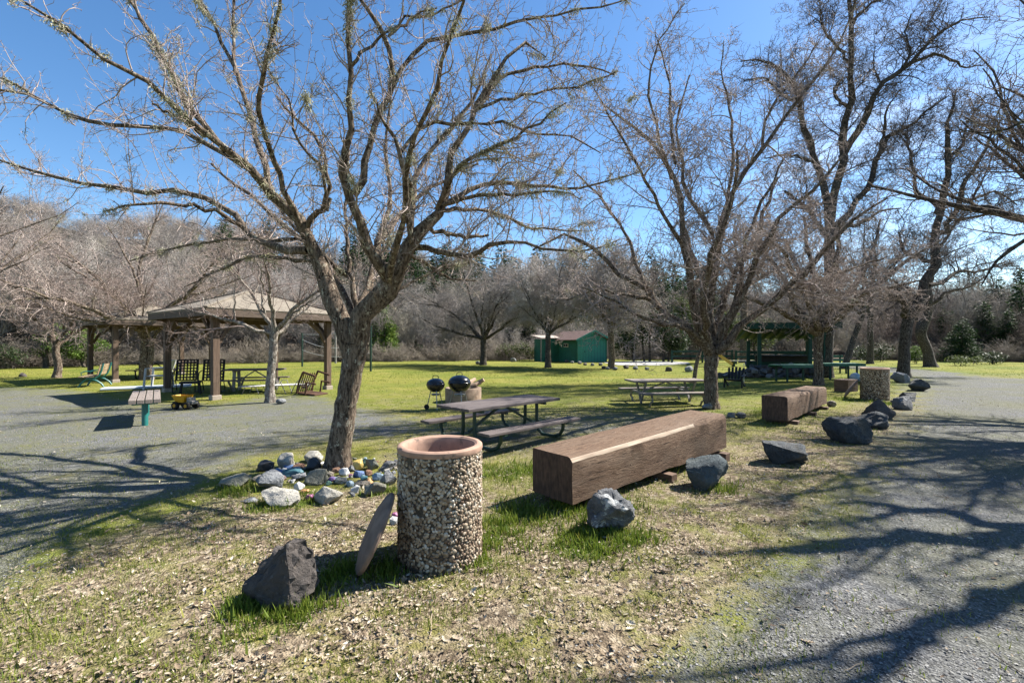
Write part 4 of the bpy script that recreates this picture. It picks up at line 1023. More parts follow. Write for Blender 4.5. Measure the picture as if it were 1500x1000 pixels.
# ------------------------------------------------------------------ the wood behind
far_spec = [dict(h=9, L=6.0, nl=7), dict(h=11, L=7.0, nl=6), dict(h=8, L=5.2, nl=8), dict(h=12, L=7.2, nl=6)]
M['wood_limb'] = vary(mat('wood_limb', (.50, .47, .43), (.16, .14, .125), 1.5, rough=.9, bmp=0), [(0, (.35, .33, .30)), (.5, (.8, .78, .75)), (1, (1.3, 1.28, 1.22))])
def wood_mesh(i, seed):
    s = far_spec[i]; r_ = np.random.default_rng(seed)
    tr, lb = vase((0, 0, 0), s['h'] * .08, .13, s['nl'] + 1, s['L'] * 1.15, seed, (45, 86), rl=.6, sub=3)
    tb = TB()
    c, q = resample(tr[0], tr[1], 8); tb.add(c[None], q[None], 7)
    Lc, Lr = stack_limbs(lb, 8); tb.add(Lc, Lr * .8, 4); nlf = sum(len(q_) for q_ in tb.Q)
    c1, q1 = spawn(Lc, Lr, 3.6, .9, 2.6, ang=(25, 65), up=.25, rr=.5, rmax=.022, rtip=.5, n=6, wig=.2, trop=.05, tmin=.05, seed=seed, rmin=.011); tb.add(c1, q1, 3)
    c2, q2 = spawn(np.concatenate([c1]), np.concatenate([q1]), 4.2, .4, 1.3, ang=(30, 80), up=.15, rr=.7, rmax=.0145, rtip=.6, n=4, wig=.28, seed=seed + 1, rmin=.011); tb.add(c2, q2, 3)
    me = tb.mesh('wood_tree', (0, 0, 0)); me.materials.append(None); me.materials.append(M['wood_limb'])
    ix = np.zeros(len(me.polygons), dtype=np.int32); ix[:nlf] = 1; me.polygons.foreach_set('material_index', ix)
    return me
wood_meshes = [wood_mesh(i, 80 + i) for i in range(4)]
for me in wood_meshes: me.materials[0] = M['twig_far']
dark_meshes = [m_.copy() for m_ in wood_meshes]
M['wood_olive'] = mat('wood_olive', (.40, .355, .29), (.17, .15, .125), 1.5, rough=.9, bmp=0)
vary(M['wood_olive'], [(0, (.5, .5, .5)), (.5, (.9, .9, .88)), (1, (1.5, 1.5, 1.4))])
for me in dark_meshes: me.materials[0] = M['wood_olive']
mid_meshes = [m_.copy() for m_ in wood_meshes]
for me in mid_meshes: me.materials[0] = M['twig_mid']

def edgez(px): return float(np.interp(px, edge_px, edge_z))
def put_wood(px, Z, me, s, name='bare_tree', label='', group=''):
    x = (px - CX) * Z / F
    o = link_mesh(name, me, None, None, (x, Z, ztop(x, Z) - .1), random.uniform(0, 6.28))
    o.scale = (s, s, s * random.uniform(.9, 1.15))
    return tag(o, label, 'tree', group)
ww = np.random.default_rng(5)
cnt = 0
for i in range(128):
    px = -120 + (i % 64) * 27.5 + ww.uniform(-16, 16)
    Z = edgez(px) + 1.5 + (0 if i < 64 else 8) + ww.gamma(1.4, 3.5)
    if 1130 < px < 1260 and Z < 44: Z += 8
    if 775 < px < 900 and Z < 48: Z += 6
    right = px > 1080
    top = np.interp(px, [0, 300, 600, 760, 1000, 1200, 1500], [275, 335, 405, 437, 445, 435, 420]) + ww.uniform(-6, 45)
    x = (px - CX) * Z / F
    hgt_ = H0 - (top - Y0) * Z / F - ztop(x, Z)
    k = int(ww.integers(0, 4))
    s = np.clip(hgt_ / (far_spec[k]['h'] * .98), .35, 1.15)
    if right:
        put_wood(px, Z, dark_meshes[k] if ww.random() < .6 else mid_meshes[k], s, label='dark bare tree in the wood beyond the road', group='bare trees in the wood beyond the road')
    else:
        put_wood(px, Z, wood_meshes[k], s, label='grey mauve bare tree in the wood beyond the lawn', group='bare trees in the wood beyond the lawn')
# brush along the wood edge
def brush_mesh(seed):
    r_ = np.random.default_rng(seed); n = 70
    a = r_.uniform(0, 6.28, n); e = np.radians(r_.uniform(25, 88, n)); L = r_.uniform(.8, 2.0, n)
    d = np.stack([np.cos(a) * np.cos(e), np.sin(a) * np.cos(e), np.sin(e)], 1)
    p = np.concatenate([r_.normal(0, .35, (n, 2)), np.zeros((n, 1))], 1); cur = np.empty((n, 6, 3)); cur[:, 0] = p
    for j in range(1, 6):
        p = p + d * (L / 5)[:, None]; cur[:, j] = p; d = norm(d + r_.normal(0, .16, (n, 3)) - np.array([0, 0, .07]))
    rad = np.full((n, 1), .010) * np.linspace(1, .5, 6)
    tb = TB(); tb.add(cur, rad, 3)
    c1, q1 = spawn(cur, rad, 6, .3, .9, ang=(30, 70), up=.1, rr=.8, rmax=.007, rtip=.6, n=4, seed=seed, rmin=.006); tb.add(c1, q1, 3)
    c2, q2 = spawn(c1, q1, 5, .15, .45, ang=(30, 70), up=.1, rr=.9, rmax=.006, rtip=.7, n=3, seed=seed + 1, rmin=.005); tb.add(c2, q2, 3)
    return tb.mesh('brush', (0, 0, 0))
br_m = [brush_mesh(130 + i) for i in range(3)]
M['brush'] = mat('brush_twig', (.38, .33, .27), (.17, .14, .11), 1.2, rough=.9, bmp=0)
for me in br_m: me.materials.append(M['brush'])
for i in range(84):
    px = -60 + i * 19.5 + ww.uniform(-9, 9)
    Z = edgez(px) + ww.uniform(-.3, 2.5)
    if 1120 < px < 1260: continue
    if 790 < px < 905: Z += 4
    x = (px - CX) * Z / F
    o = link_mesh('shrub', br_m[i % 3], None, None, (x, Z, ztop(x, Z) - .05), random.uniform(0, 6.28)); s = ww.uniform(.7, 1.35); o.scale = (s * 1.2, s * 1.2, s)
    tag(o, 'leafless brown brush at the edge of the wood', 'shrub', 'leafless brush along the wood edge')

# ------------------------------------------------------------------ leafy evergreens and conifers
def leafy(name, blobs, n, size, seed, dens_in=.55):
    """many small leaf faces spread through several lumps (x,y,z,rx,ry,rz)"""
    r_ = np.random.default_rng(seed); P = []
    w = np.array([b[3] * b[4] * b[5] for b in blobs]) ** .8; w = w / w.sum()
    for b_, wi in zip(blobs, w):
        k = int(n * wi); d = norm(r_.normal(size=(k, 3))); rr = r_.random(k) ** dens_in
        q = d * rr[:, None]; q = q * np.array(b_[3:6]) + np.array(b_[:3])
        P.append(q)
    P = np.concatenate(P)
    keep = vnoise(P[:, 0] * 1.0 + P[:, 2] * .7, P[:, 1] + P[:, 2], .45) > .36
    P = P[keep]; k = len(P)
    T = np.array([(-.5, 0, 0), (0, -.26, .06), (.5, 0, 0), (0, .26, .06)]); TF = np.array([(0, 1, 2, 3)])
    Rm = rotm(r_.uniform(0, 6.28, k), r_.normal(0, .8, k), r_.uniform(0, 6.28, k))
    sc = r_.uniform(.6, 1.3, k) * size
    V = np.einsum('nij,kj->nki', Rm, T) * sc[:, None, None] + P[:, None]
    Fc = TF[None] + (np.arange(k) * 4)[:, None, None]
    cl = vnoise(P[:, 0] + P[:, 2], P[:, 1] - P[:, 2], .6)
    return np_mesh(name, V.reshape(-1, 3), Fc.reshape(-1, 4), False, {'rnd': np.repeat(np.clip(.55 * r_.random(k) + .45 * cl, 0, 1), 4)})

def conifer_mesh(h, r, n, seed, size=.16, drop=.25, layers=None):
    """whorled boughs of needle sprays"""
    r_ = np.random.default_rng(seed); V = []; layers = layers or int(h * 3.2)
    P, D = [], []
    for i in range(layers):
        t = (i + .5 + r_.uniform(-.3, .3)) / layers; z = h * (.06 + .94 * t); rad = r * (1 - t) ** .85 * r_.uniform(.75, 1.12) + .05
        nb = max(4, int(9 * (1 - t) + 4))
        for j in range(nb):
            a = r_.uniform(0, 6.28); L = rad * r_.uniform(.6, 1.1); k = max(3, int(n * L / (r * layers * 5)))
            u = r_.random(k) ** .7
            x = np.cos(a) * L * u + r_.normal(0, .10 * L, k); y = np.sin(a) * L * u + r_.normal(0, .10 * L, k)
            zz = z - drop * L * u ** 1.5 + r_.normal(0, .04 + .05 * L, k)
            P.append(np.stack([x, y, zz], 1)); D.append(np.stack([np.full(k, math.cos(a)), np.full(k, math.sin(a)), np.full(k, -.2)], 1))
    P = np.concatenate(P); D = norm(np.concatenate(D) + r_.normal(0, .6, P.shape)); k = len(P)
    S = norm(np.cross(D, r_.normal(size=P.shape))) * size * .17
    ln = r_.uniform(.6, 1.3, (k, 1)) * size
    V = np.stack([P - S, P + S, P + D * ln], 1)
    return np_mesh('needles', V.reshape(-1, 3), np.arange(k * 3).reshape(-1, 3), False, {'rnd': np.repeat(r_.random(k), 3)})

def conifer(px, Z, h, r, me, label, matl='bark_dark', group=None, name='fir_tree', th=None):
    x = (px - CX) * Z / F; z = ztop(x, Z)
    root = empty(name, (x, Z, z), random.uniform(0, 6.28), label, 'tree', group)
    mb = MB(); mb.tube([(0, 0, -.2), (0, 0, h * .5), (0, 0, h * .97)], [h * .018 + .03, h * .012 + .02, .012], 8)
    mb.build('trunk', M[matl], root, smooth=True)
    c = link_mesh('crown', me, None, root)
    return root
cm1 = conifer_mesh(1, .26, 5200, 201, .045, .25, 26); cm1.materials.append(M['fir'])
cm2 = conifer_mesh(1, .20, 4200, 202, .05, .3, 22); cm2.materials.append(M['fir'])
cm3 = conifer_mesh(1, .33, 5200, 203, .06, .1, 18); cm3.materials.append(M['pine'])
def fir(px, ybase_Z, ytop, me, label, name='fir_tree', group=None, wide=1.0):
    Z = ybase_Z; x = (px - CX) * Z / F; z0 = ztop(x, Z); h = H0 - (ytop - Y0) * Z / F - z0
    h = max(h, 1.2)
    root = empty(name, (x, Z, z0), random.uniform(0, 6.28), label, 'tree', group)
    mb = MB(); mb.tube([(0, 0, -.2), (0, 0, h * .5), (0, 0, h * .97)], [h * .014 + .03, h * .010 + .02, .012], 8)
    mb.build('trunk', M['bark_dark'], root, smooth=True)
    c = link_mesh('crown', me, None, root); c.scale = (h * wide, h * wide, h)
    return root
fir(563, 43, 448, cm3, 'young bright green pine on the lawn edge left of the round bare tree', 'pine_tree', wide=1.0)
fir(553, 46, 470, cm3, 'shorter green pine half hidden by the front trunk', 'pine_tree')
fir(477, 42, 478, cm1, 'dark green fir behind the right post of the open gazebo', wide=1.3)
fir(462, 44, 495, cm1, 'low dark fir left of the gazebo right post', wide=1.6)
fir(1410, 40, 468, cm1, 'dark fir at the wood edge right of the crooked oak', wide=1.5)
fir(1440, 44, 445, cm2, 'taller slim fir in the shade beyond the road', wide=1.4)
fir(1476, 43, 455, cm1, 'broad dark fir near the right edge beyond the road', wide=1.4)
fir(1497, 47, 415, cm2, 'tall dark fir at the right edge', wide=1.3)
fir(1385, 46, 455, cm2, 'slim dark fir just right of the crooked oak', wide=1.5)
for i, (px, Z, yt) in enumerate([(612, 82, 392), (655, 88, 372), (640, 95, 378), (700, 92, 380), (735, 96, 374), (757, 88, 392), (790, 100, 372), (822, 94, 385), (845, 104, 368), (872, 98, 380), (905, 102, 378), (930, 96, 392), (955, 104, 384), (985, 98, 398),
                              (1012, 104, 392), (560, 96, 352), (520, 100, 345), (600, 100, 362), (680, 104, 366), (1060, 96, 412), (1110, 100, 415), (1150, 96, 420), (1255, 90, 425), (1300, 94, 428), (1330, 86, 440), (1180, 92, 428), (1440, 80, 420), (1465, 84, 425), (450, 104, 335), (390, 110, 322), (330, 108, 318), (575, 70, 400), (590, 62, 425), (640, 68, 405), (720, 66, 420), (860, 72, 425), (500, 72, 400), (945, 64, 430), (1040, 60, 425), (548, 66, 408), (618, 60, 418), (668, 66, 402), (690, 74, 392), (745, 70, 398), (775, 60, 415), (805, 74, 392), (835, 62, 412), (885, 66, 404), (915, 76, 396), (970, 70, 410), (1000, 62, 420), (1345, 58, 432), (1375, 52, 440), (1425, 60, 412), (1460, 56, 405), (1495, 62, 392), (300, 75, 392), (180, 70, 385), (90, 66, 380), (30, 60, 395)]):
    fir(px, Z, yt - (13 if 500 < px < 1060 else 0), (cm1, cm2)[i % 2], 'dark conifer standing along the ridge above the bare wood', group='conifers along the ridge', wide=1.15)

def bush(name, px, Z, blobs, n, size, matl, label, seed, trunks=0, cat='shrub', group=None):
    x = (px - CX) * Z / F
    root = empty(name, (x, Z, ztop(x, Z)), 0, label, cat, group)
    link_mesh('foliage', leafy('foliage', blobs, n, size, seed), M[matl], root)
    mb = MB(); r_ = np.random.default_rng(seed)
    for i in range(max(trunks, 3)):
        b_ = blobs[i % len(blobs)]
        bx, by = b_[0] * .8 + r_.normal(0, .1), b_[1] * .8 + r_.normal(0, .1)
        w = .11 if trunks else .03
        mb.tube([(bx, by, -.1), (bx + r_.normal(0, .1), by, b_[2] * .55), (b_[0], b_[1], b_[2] * 1.1)], [w, w * .8, w * .4], 7)
    mb.build('trunk' if trunks else 'stem', M['bark_dark'], root, smooth=True)
    return root
bush('evergreen_tree', 958, 40, [(-2.3, 0, 2.4, 1.6, 1.5, 1.7), (-.8, .4, 3.0, 1.6, 1.4, 1.9), (.9, -.2, 2.7, 1.6, 1.5, 1.9), (2.2, .3, 2.2, 1.3, 1.2, 1.6), (0, 0, 4.0, 1.3, 1.2, 1.1), (1.6, -.4, 1.3, 1.2, 1, .9), (-2.6, .2, 1.2, 1, 1, .9)], 15000, .20, 'evergreen',
     'dense dark evergreen trees standing right of the green shed', 301, 6, 'tree')
bush('evergreen_tree', 1012, 46, [(0, 0, 3.6, 1.4, 1.2, 2.2), (-1, 0, 5.3, 1.0, 1, 1.5), (.6, .2, 1.8, 1.2, 1, 1.2)], 6000, .20, 'shrub', 'lighter green leafy tree behind the second bare tree', 302, 3, 'tree')
bush('evergreen_tree', 1066, 44, [(0, 0, 3.2, 2.0, 1.2, 1.8), (1.8, 0, 2.4, 1.6, 1, 1.5), (3.4, 0, 2.6, 1.6, 1, 1.7), (-1.6, 0, 2, 1.2, 1, 1.2)], 9000, .20, 'shrub', 'olive green foliage behind the thick grey trunk', 303, 3, 'tree')
bush('shrub', 752, 42, [(-.8, 0, .9, 1.0, .7, .8), (.7, 0, 1.0, 1.1, .7, .9), (1.8, .2, .7, .8, .6, .6)], 3600, .14, 'shrub', 'yellow green shrub left of the white roofed lean-to', 304)
bush('shrub', 8, 28.5, [(-.6, 0, .9, 1.0, .8, .9), (.5, 0, .8, .8, .7, .75), (-1.6, .2, 1.1, .9, .8, 1.0)], 5200, .10, 'evergreen', 'dark green round shrub at the left edge of the lawn', 305)
bush('evergreen_tree', 72, 30, [(0, 0, 2.0, 1.0, .6, .5), (.9, 0, 1.4, 1.2, .7, .5), (-.6, 0, 1.1, .8, .6, .4), (1.7, .2, 2.1, .9, .5, .4), (.4, .1, 2.6, .6, .5, .35), (1.5, 0, .9, .8, .5, .35)], 5200, .13, 'pine', 'feathery yellow green sapling behind the small tree by the teal bench', 306, 3, 'tree')
bush('evergreen_tree', 128, 31, [(0, 0, 2.3, .9, .6, .5), (.4, 0, 1.5, 1.1, .7, .5), (-.5, 0, .8, .8, .6, .4)], 3600, .13, 'pine', 'feathery yellow green sapling left of the far gazebo', 307, 3, 'tree')
bush('shrub', 1342, 36, [(0, 0, .8, .8, .6, .7), (-.7, 0, .6, .6, .5, .5)], 2200, .12, 'pine', 'bright green shrub between the two dark oaks', 308)
bush('shrub', 1405, 33, [(0, 0, .4, 1.0, .6, .4), (1.2, 0, .35, .9, .6, .35)], 1500, .12, 'shrub', 'low green brush right of the crooked oak across the road', 309)
bush('shrub', 1455, 35, [(0, 0, .5, 1.2, .6, .5)], 1500, .12, 'evergreen', 'low dark brush under the firs beyond the road', 310)
bush('shrub', 1290, 40, [(0, 0, .9, 1.3, .7, .9), (-1.5, 0, .8, 1.0, .6, .8)], 3000, .13, 'evergreen', 'dark leafy brush behind the second stone can', 311)
bush('shrub', 905, 47, [(0, 0, 1.0, 1.0, .7, 1.0)], 2000, .13, 'shrub', 'pale green shrub just right of the green shed', 312)

# wooded slope behind, one mass seen from far away
pts_m = []
for i in range(950):
    px = ww.uniform(-350, 1850); Z = ww.uniform(58, 190) if px < 1050 else ww.uniform(52, 120)
    if 520 < px < 1060 and Z < 104 and i % 5: continue
    x = (px - CX) * Z / F; pts_m.append((x, Z, ztop(x, Z) - .2))
me = bpy.data.meshes.new('wooded_slope'); me.from_pydata(pts_m, [], []); me.update()
slope = link_mesh('wooded_slope', me)
tag(slope, 'hazy mass of leafless trees covering the slope behind', 'woodland', None, 'stuff')
src = wood_src = link_mesh('bare_tree', wood_meshes[0], None, None, (-33, 44, ztop(-33, 44)), 1.0)
tag(src, 'grey mauve bare tree in the wood beyond the lawn', 'tree', 'bare trees in the wood beyond the lawn')
ng = bpy.data.node_groups.new('spread_trees', 'GeometryNodeTree')
ng.interface.new_socket('Geometry', in_out='INPUT', socket_type='NodeSocketGeometry'); ng.interface.new_socket('Geometry', in_out='OUTPUT', socket_type='NodeSocketGeometry')
gi = ng.nodes.new('NodeGroupInput'); go = ng.nodes.new('NodeGroupOutput'); iop = ng.nodes.new('GeometryNodeInstanceOnPoints'); oi = ng.nodes.new('GeometryNodeObjectInfo')
oi.inputs['Object'].default_value = src
r1 = ng.nodes.new('FunctionNodeRandomValue'); r1.data_type = 'FLOAT_VECTOR'; r1.inputs[0].default_value = (0, 0, 0); r1.inputs[1].default_value = (.15, .15, 6.28)
r2 = ng.nodes.new('FunctionNodeRandomValue'); r2.data_type = 'FLOAT'; r2.inputs[2].default_value = .7; r2.inputs[3].default_value = 1.3
L_ = ng.links.new
L_(gi.outputs[0], iop.inputs['Points']); L_(oi.outputs['Geometry'], iop.inputs['Instance']); L_(r1.outputs[0], iop.inputs['Rotation']); L_(r2.outputs[1], iop.inputs['Scale']); L_(iop.outputs[0], go.inputs[0])
md = slope.modifiers.new('spread', 'NODES'); md.node_group = ng
# ------------------------------------------------------------------ rocks
def rock_mesh(name, size, seed, cuts=9, rough=.10, sub=3, planes=None, smooth=True, cutd=(.55, .85)):
    bm = bmesh.new(); bmesh.ops.create_icosphere(bm, subdivisions=sub + (1 if sub < 4 else 0), radius=1.0)
    V = np.array([v.co[:] for v in bm.verts]); Fc = np.array([[v.index for v in f.verts] for f in bm.faces]); bm.free()
    r_ = np.random.default_rng(seed)
    pl = [(norm(r_.normal(size=3)), r_.uniform(*cutd)) for _ in range(cuts)] + [(norm(np.array(p[:3], float)), p[3]) for p in (planes or [])]
    for n_, d in pl:
        e = V @ n_ - d; V = V - np.maximum(e, 0)[:, None] * n_[None] * .94
    off = r_.uniform(0, 50, 3)
    nz = np.array([mnoise.fractal(Vector(v * 1.7 + off), 1.0, 2.1, 5) for v in V]); nz2 = np.array([mnoise.noise(Vector(v * 6 + off)) for v in V])
    V = V * (1 + rough * nz + rough * .25 * nz2)[:, None]
    lo, hi = V.min(0), V.max(0); V = (V - (lo + hi) / 2) / (hi - lo)
    V[:, 2] += .5
    return np_mesh(name, V * np.array(size), Fc, smooth)

def hull_mesh(name, size, seed, npts=16, rough=.05, bev=.06, planes=None, jag=.035):
    r_ = np.random.default_rng(seed)
    P = norm(r_.normal(size=(npts, 3))) * r_.uniform(.82, 1.0, (npts, 1))
    P[:, 2] = np.maximum(P[:, 2], -.55)
    for p in (planes or []):
        n_ = norm(np.array(p[:3], float)); e = P @ n_ - p[3]; P = P - np.maximum(e, 0)[:, None] * n_[None]
    bm = bmesh.new()
    for p in P: bm.verts.new(p)
    res = bmesh.ops.convex_hull(bm, input=bm.verts)
    bmesh.ops.delete(bm, geom=[v for v in bm.verts if not v.link_faces], context='VERTS')
    bmesh.ops.dissolve_limit(bm, angle_limit=R(9), verts=bm.verts, edges=bm.edges)
    bmesh.ops.bevel(bm, geom=list(bm.edges), offset=bev, segments=2, affect='EDGES', profile=.6, clamp_overlap=True)
    bmesh.ops.triangulate(bm, faces=bm.faces)
    for _ in range(5):
        long = [e for e in bm.edges if e.calc_length() > .17]
        if not long: break
        bmesh.ops.subdivide_edges(bm, edges=long, cuts=1, use_grid_fill=False)
        bmesh.ops.triangulate(bm, faces=[f for f in bm.faces if len(f.verts) > 3])
    bm.normal_update()
    off = Vector(r_.uniform(0, 50, 3)); st = Vector((1, 1, 2.2)) if seed % 2 else Vector((2, 1, 1))
    for v in bm.verts:
        q = v.co * 1.6 + off; q2 = Vector((v.co.x * st.x, v.co.y * st.y, v.co.z * st.z)) * 3.2 + off
        v.co += v.normal * (rough * mnoise.fractal(q, 1.0, 2.1, 4) + jag * (abs(mnoise.noise(q2)) - .25) * 1.6 + jag * .4 * mnoise.noise(q * 5))
    V = np.array([v.co[:] for v in bm.verts]); lo, hi = V.min(0), V.max(0); V = (V - (lo + hi) / 2) / (hi - lo); V[:, 2] += .5; V *= np.array(size)
    for v, c in zip(bm.verts, V): v.co = c
    me = bpy.data.meshes.new(name); bm.to_mesh(me); bm.free()
    for p in me.polygons: p.use_smooth = True
    me.set_sharp_from_angle(angle=R(38)); me.update()
    return me

def rock(px, pyb, wpx, hpx, matl, label, seed, depth=.8, rz=0.0, sink=.12, group=None, cat='rock', name='rock', z=0.0, hull=None, **kw):
    Zb = (H0 - z) * F / (pyb - Y0); w = wpx * Zb / F; h = hpx * Zb / F
    Zc = Zb + w * depth * .45; x = (px - CX) * Zc / F
    h = h / (1 - sink); w *= Zc / Zb; h *= (Zc / Zb) ** .5
    me = hull_mesh(name, (w, w * depth, h), seed, **hull) if hull else rock_mesh(name, (w, w * depth, h), seed, **kw)
    o = link_mesh(name, me, M[matl], None, (x, Zc, z - h * sink + ztop(x, Zc)), rz)
    return tag(o, label, cat, group)
BG = 'boulders along the road edge'
rock(411, 897, 106, 90, 'rk_dark', 'dark brown pointed boulder at the front left with a sunlit right face', 3, .72, 0, .06, None, 'boulder', 'boulder', hull=dict(npts=30, rough=.10, bev=.035, jag=.10, 
     planes=[(-.66, -.15, .70, .40), (-.72, .1, .55, .50), (.90, -.36, .16, .40), (-.30, -.93, .20, .40), (.8, .5, .3, .55), (.1, .8, .6, .5)]))
rock(894, 785, 70, 60, 'rk_grey', 'grey boulder with white streaks at the near end of the long beam', 6, .85, 0, .08, BG, 'boulder', 'boulder', hull=dict(npts=22, rough=.12, bev=.05, jag=.10))
rock(1036, 720, 68, 47, 'rk_green', 'green grey boulder in the grass beside the middle of the long beam', 8, .8, 0, .08, BG, 'boulder', 'boulder', hull=dict(npts=12, rough=.06, bev=.06, jag=.05))
rock(1149, 685, 70, 33, 'rk_blue', 'low flat dark boulder right of the far end of the long beam', 13, .8, 0, .1, BG, 'boulder', 'boulder', hull=dict(npts=12, rough=.06, bev=.06, jag=.05))
rock(1241, 652, 58, 38, 'rk_blue', 'big blocky blue black boulder at the road edge right of the short beam', 17, .9, 0, .08, BG, 'boulder', 'boulder', hull=dict(npts=30, rough=.06, bev=.07, jag=.05, planes=[(0, .1, 1, .5), (-.95, -.1, .1, .62), (.3, -.9, .2, .6), (.9, .2, .3, .66)]))
rock(1278, 630, 44, 25, 'rk_blue', 'long low dark boulder lying before the pointed one', 19, .8, 0, .1, BG, 'boulder', 'boulder', hull=dict(npts=14, rough=.08, bev=.08, jag=.05))
rock(1287, 614, 40, 28, 'rk_dark', 'small pointed black boulder behind the long low one', 23, .8, 0, .06, BG, 'boulder', 'boulder', hull=dict(npts=18, rough=.06, bev=.06, planes=[(-.6, 0, .75, .45), (.6, 0, .75, .45), (0, -.8, .5, .5)]))
rock(1322, 601, 29, 20, 'rk_grey', 'grey boulder with pale top right of the second stone can', 29, .9, 0, .06, BG, 'boulder', 'boulder', hull=dict(npts=13))
rock(1331, 588, 24, 13, 'rk_blue', 'small dark boulder tucked behind the grey one by the second can', 31, .9, 0, .08, BG, 'boulder', 'boulder', hull=dict(npts=12))
rock(1340, 573, 30, 18, 'rk_blue', 'rounded blue black boulder at the bend of the road', 37, .9, 0, .08, BG, 'boulder', 'boulder', hull=dict(npts=18))
rock(1318, 561, 26, 16, 'rk_lgrey', 'slanting pale grey boulder at the foot of the leaning oak', 41, .8, 0, .06, BG, 'boulder', 'boulder', hull=dict(npts=12, planes=[(.5, 0, .8, .45)]))
rock(1310, 592, 12, 6, 'rk_tan', 'small tan stone between the second can and the boulders', 43, .9, 0, .1, BG, 'rock')
rock(448, 569, 0.1 + 12, 7, 'rk_lgrey', 'small grey stone right of the slim tree at the gazebo', 44, .9)
rock(411, 593, 14, 8, 'rk_lgrey', 'pale grey stone at the foot of the slim tree by the gazebo', 45, .9)
rock(1218, 596, 12, 9, 'rk_tan', 'small brown stone at the far end of the short beam', 46, .9)
rock(1071, 612, 14, 8, 'rk_lgrey', 'small pale rock at the far end of the long beam', 47, .9)
rock(1086, 613, 13, 9, 'rk_grey', 'small grey rock right of the far end of the long beam', 48, .9)
rock(1036, 600, 14, 8, 'rk_lgrey', 'pale stone against the foot of the second tree', 49, .9)
rock(33, 0 + 552, 11, 6, 'rk_dark', 'small dark rock near the small tree at the left', 50, .9)
# border of stones across the far lawn
for i, (px, py, w) in enumerate([(830, 531, 6), (838, 532, 5), (849, 533, 6), (857, 535, 5), (868, 536, 6), (880, 536, 6), (884, 540, 6), (890, 541, 6), (901, 542, 7), (917, 540, 8), (931, 541, 7), (948, 542, 6), (980, 544, 9), (1009, 545, 12), (700, 534, 7), (706, 535, 8), (752, 530, 8)]):
    rock(px, py, w * 1.1, w * .75, ('rk_dark', 'rk_lgrey', 'rk_grey')[i % 3], 'small stone in the loose border across the far lawn', 400 + i, .8, 0, .1, 'border stones across the far lawn', sub=2)
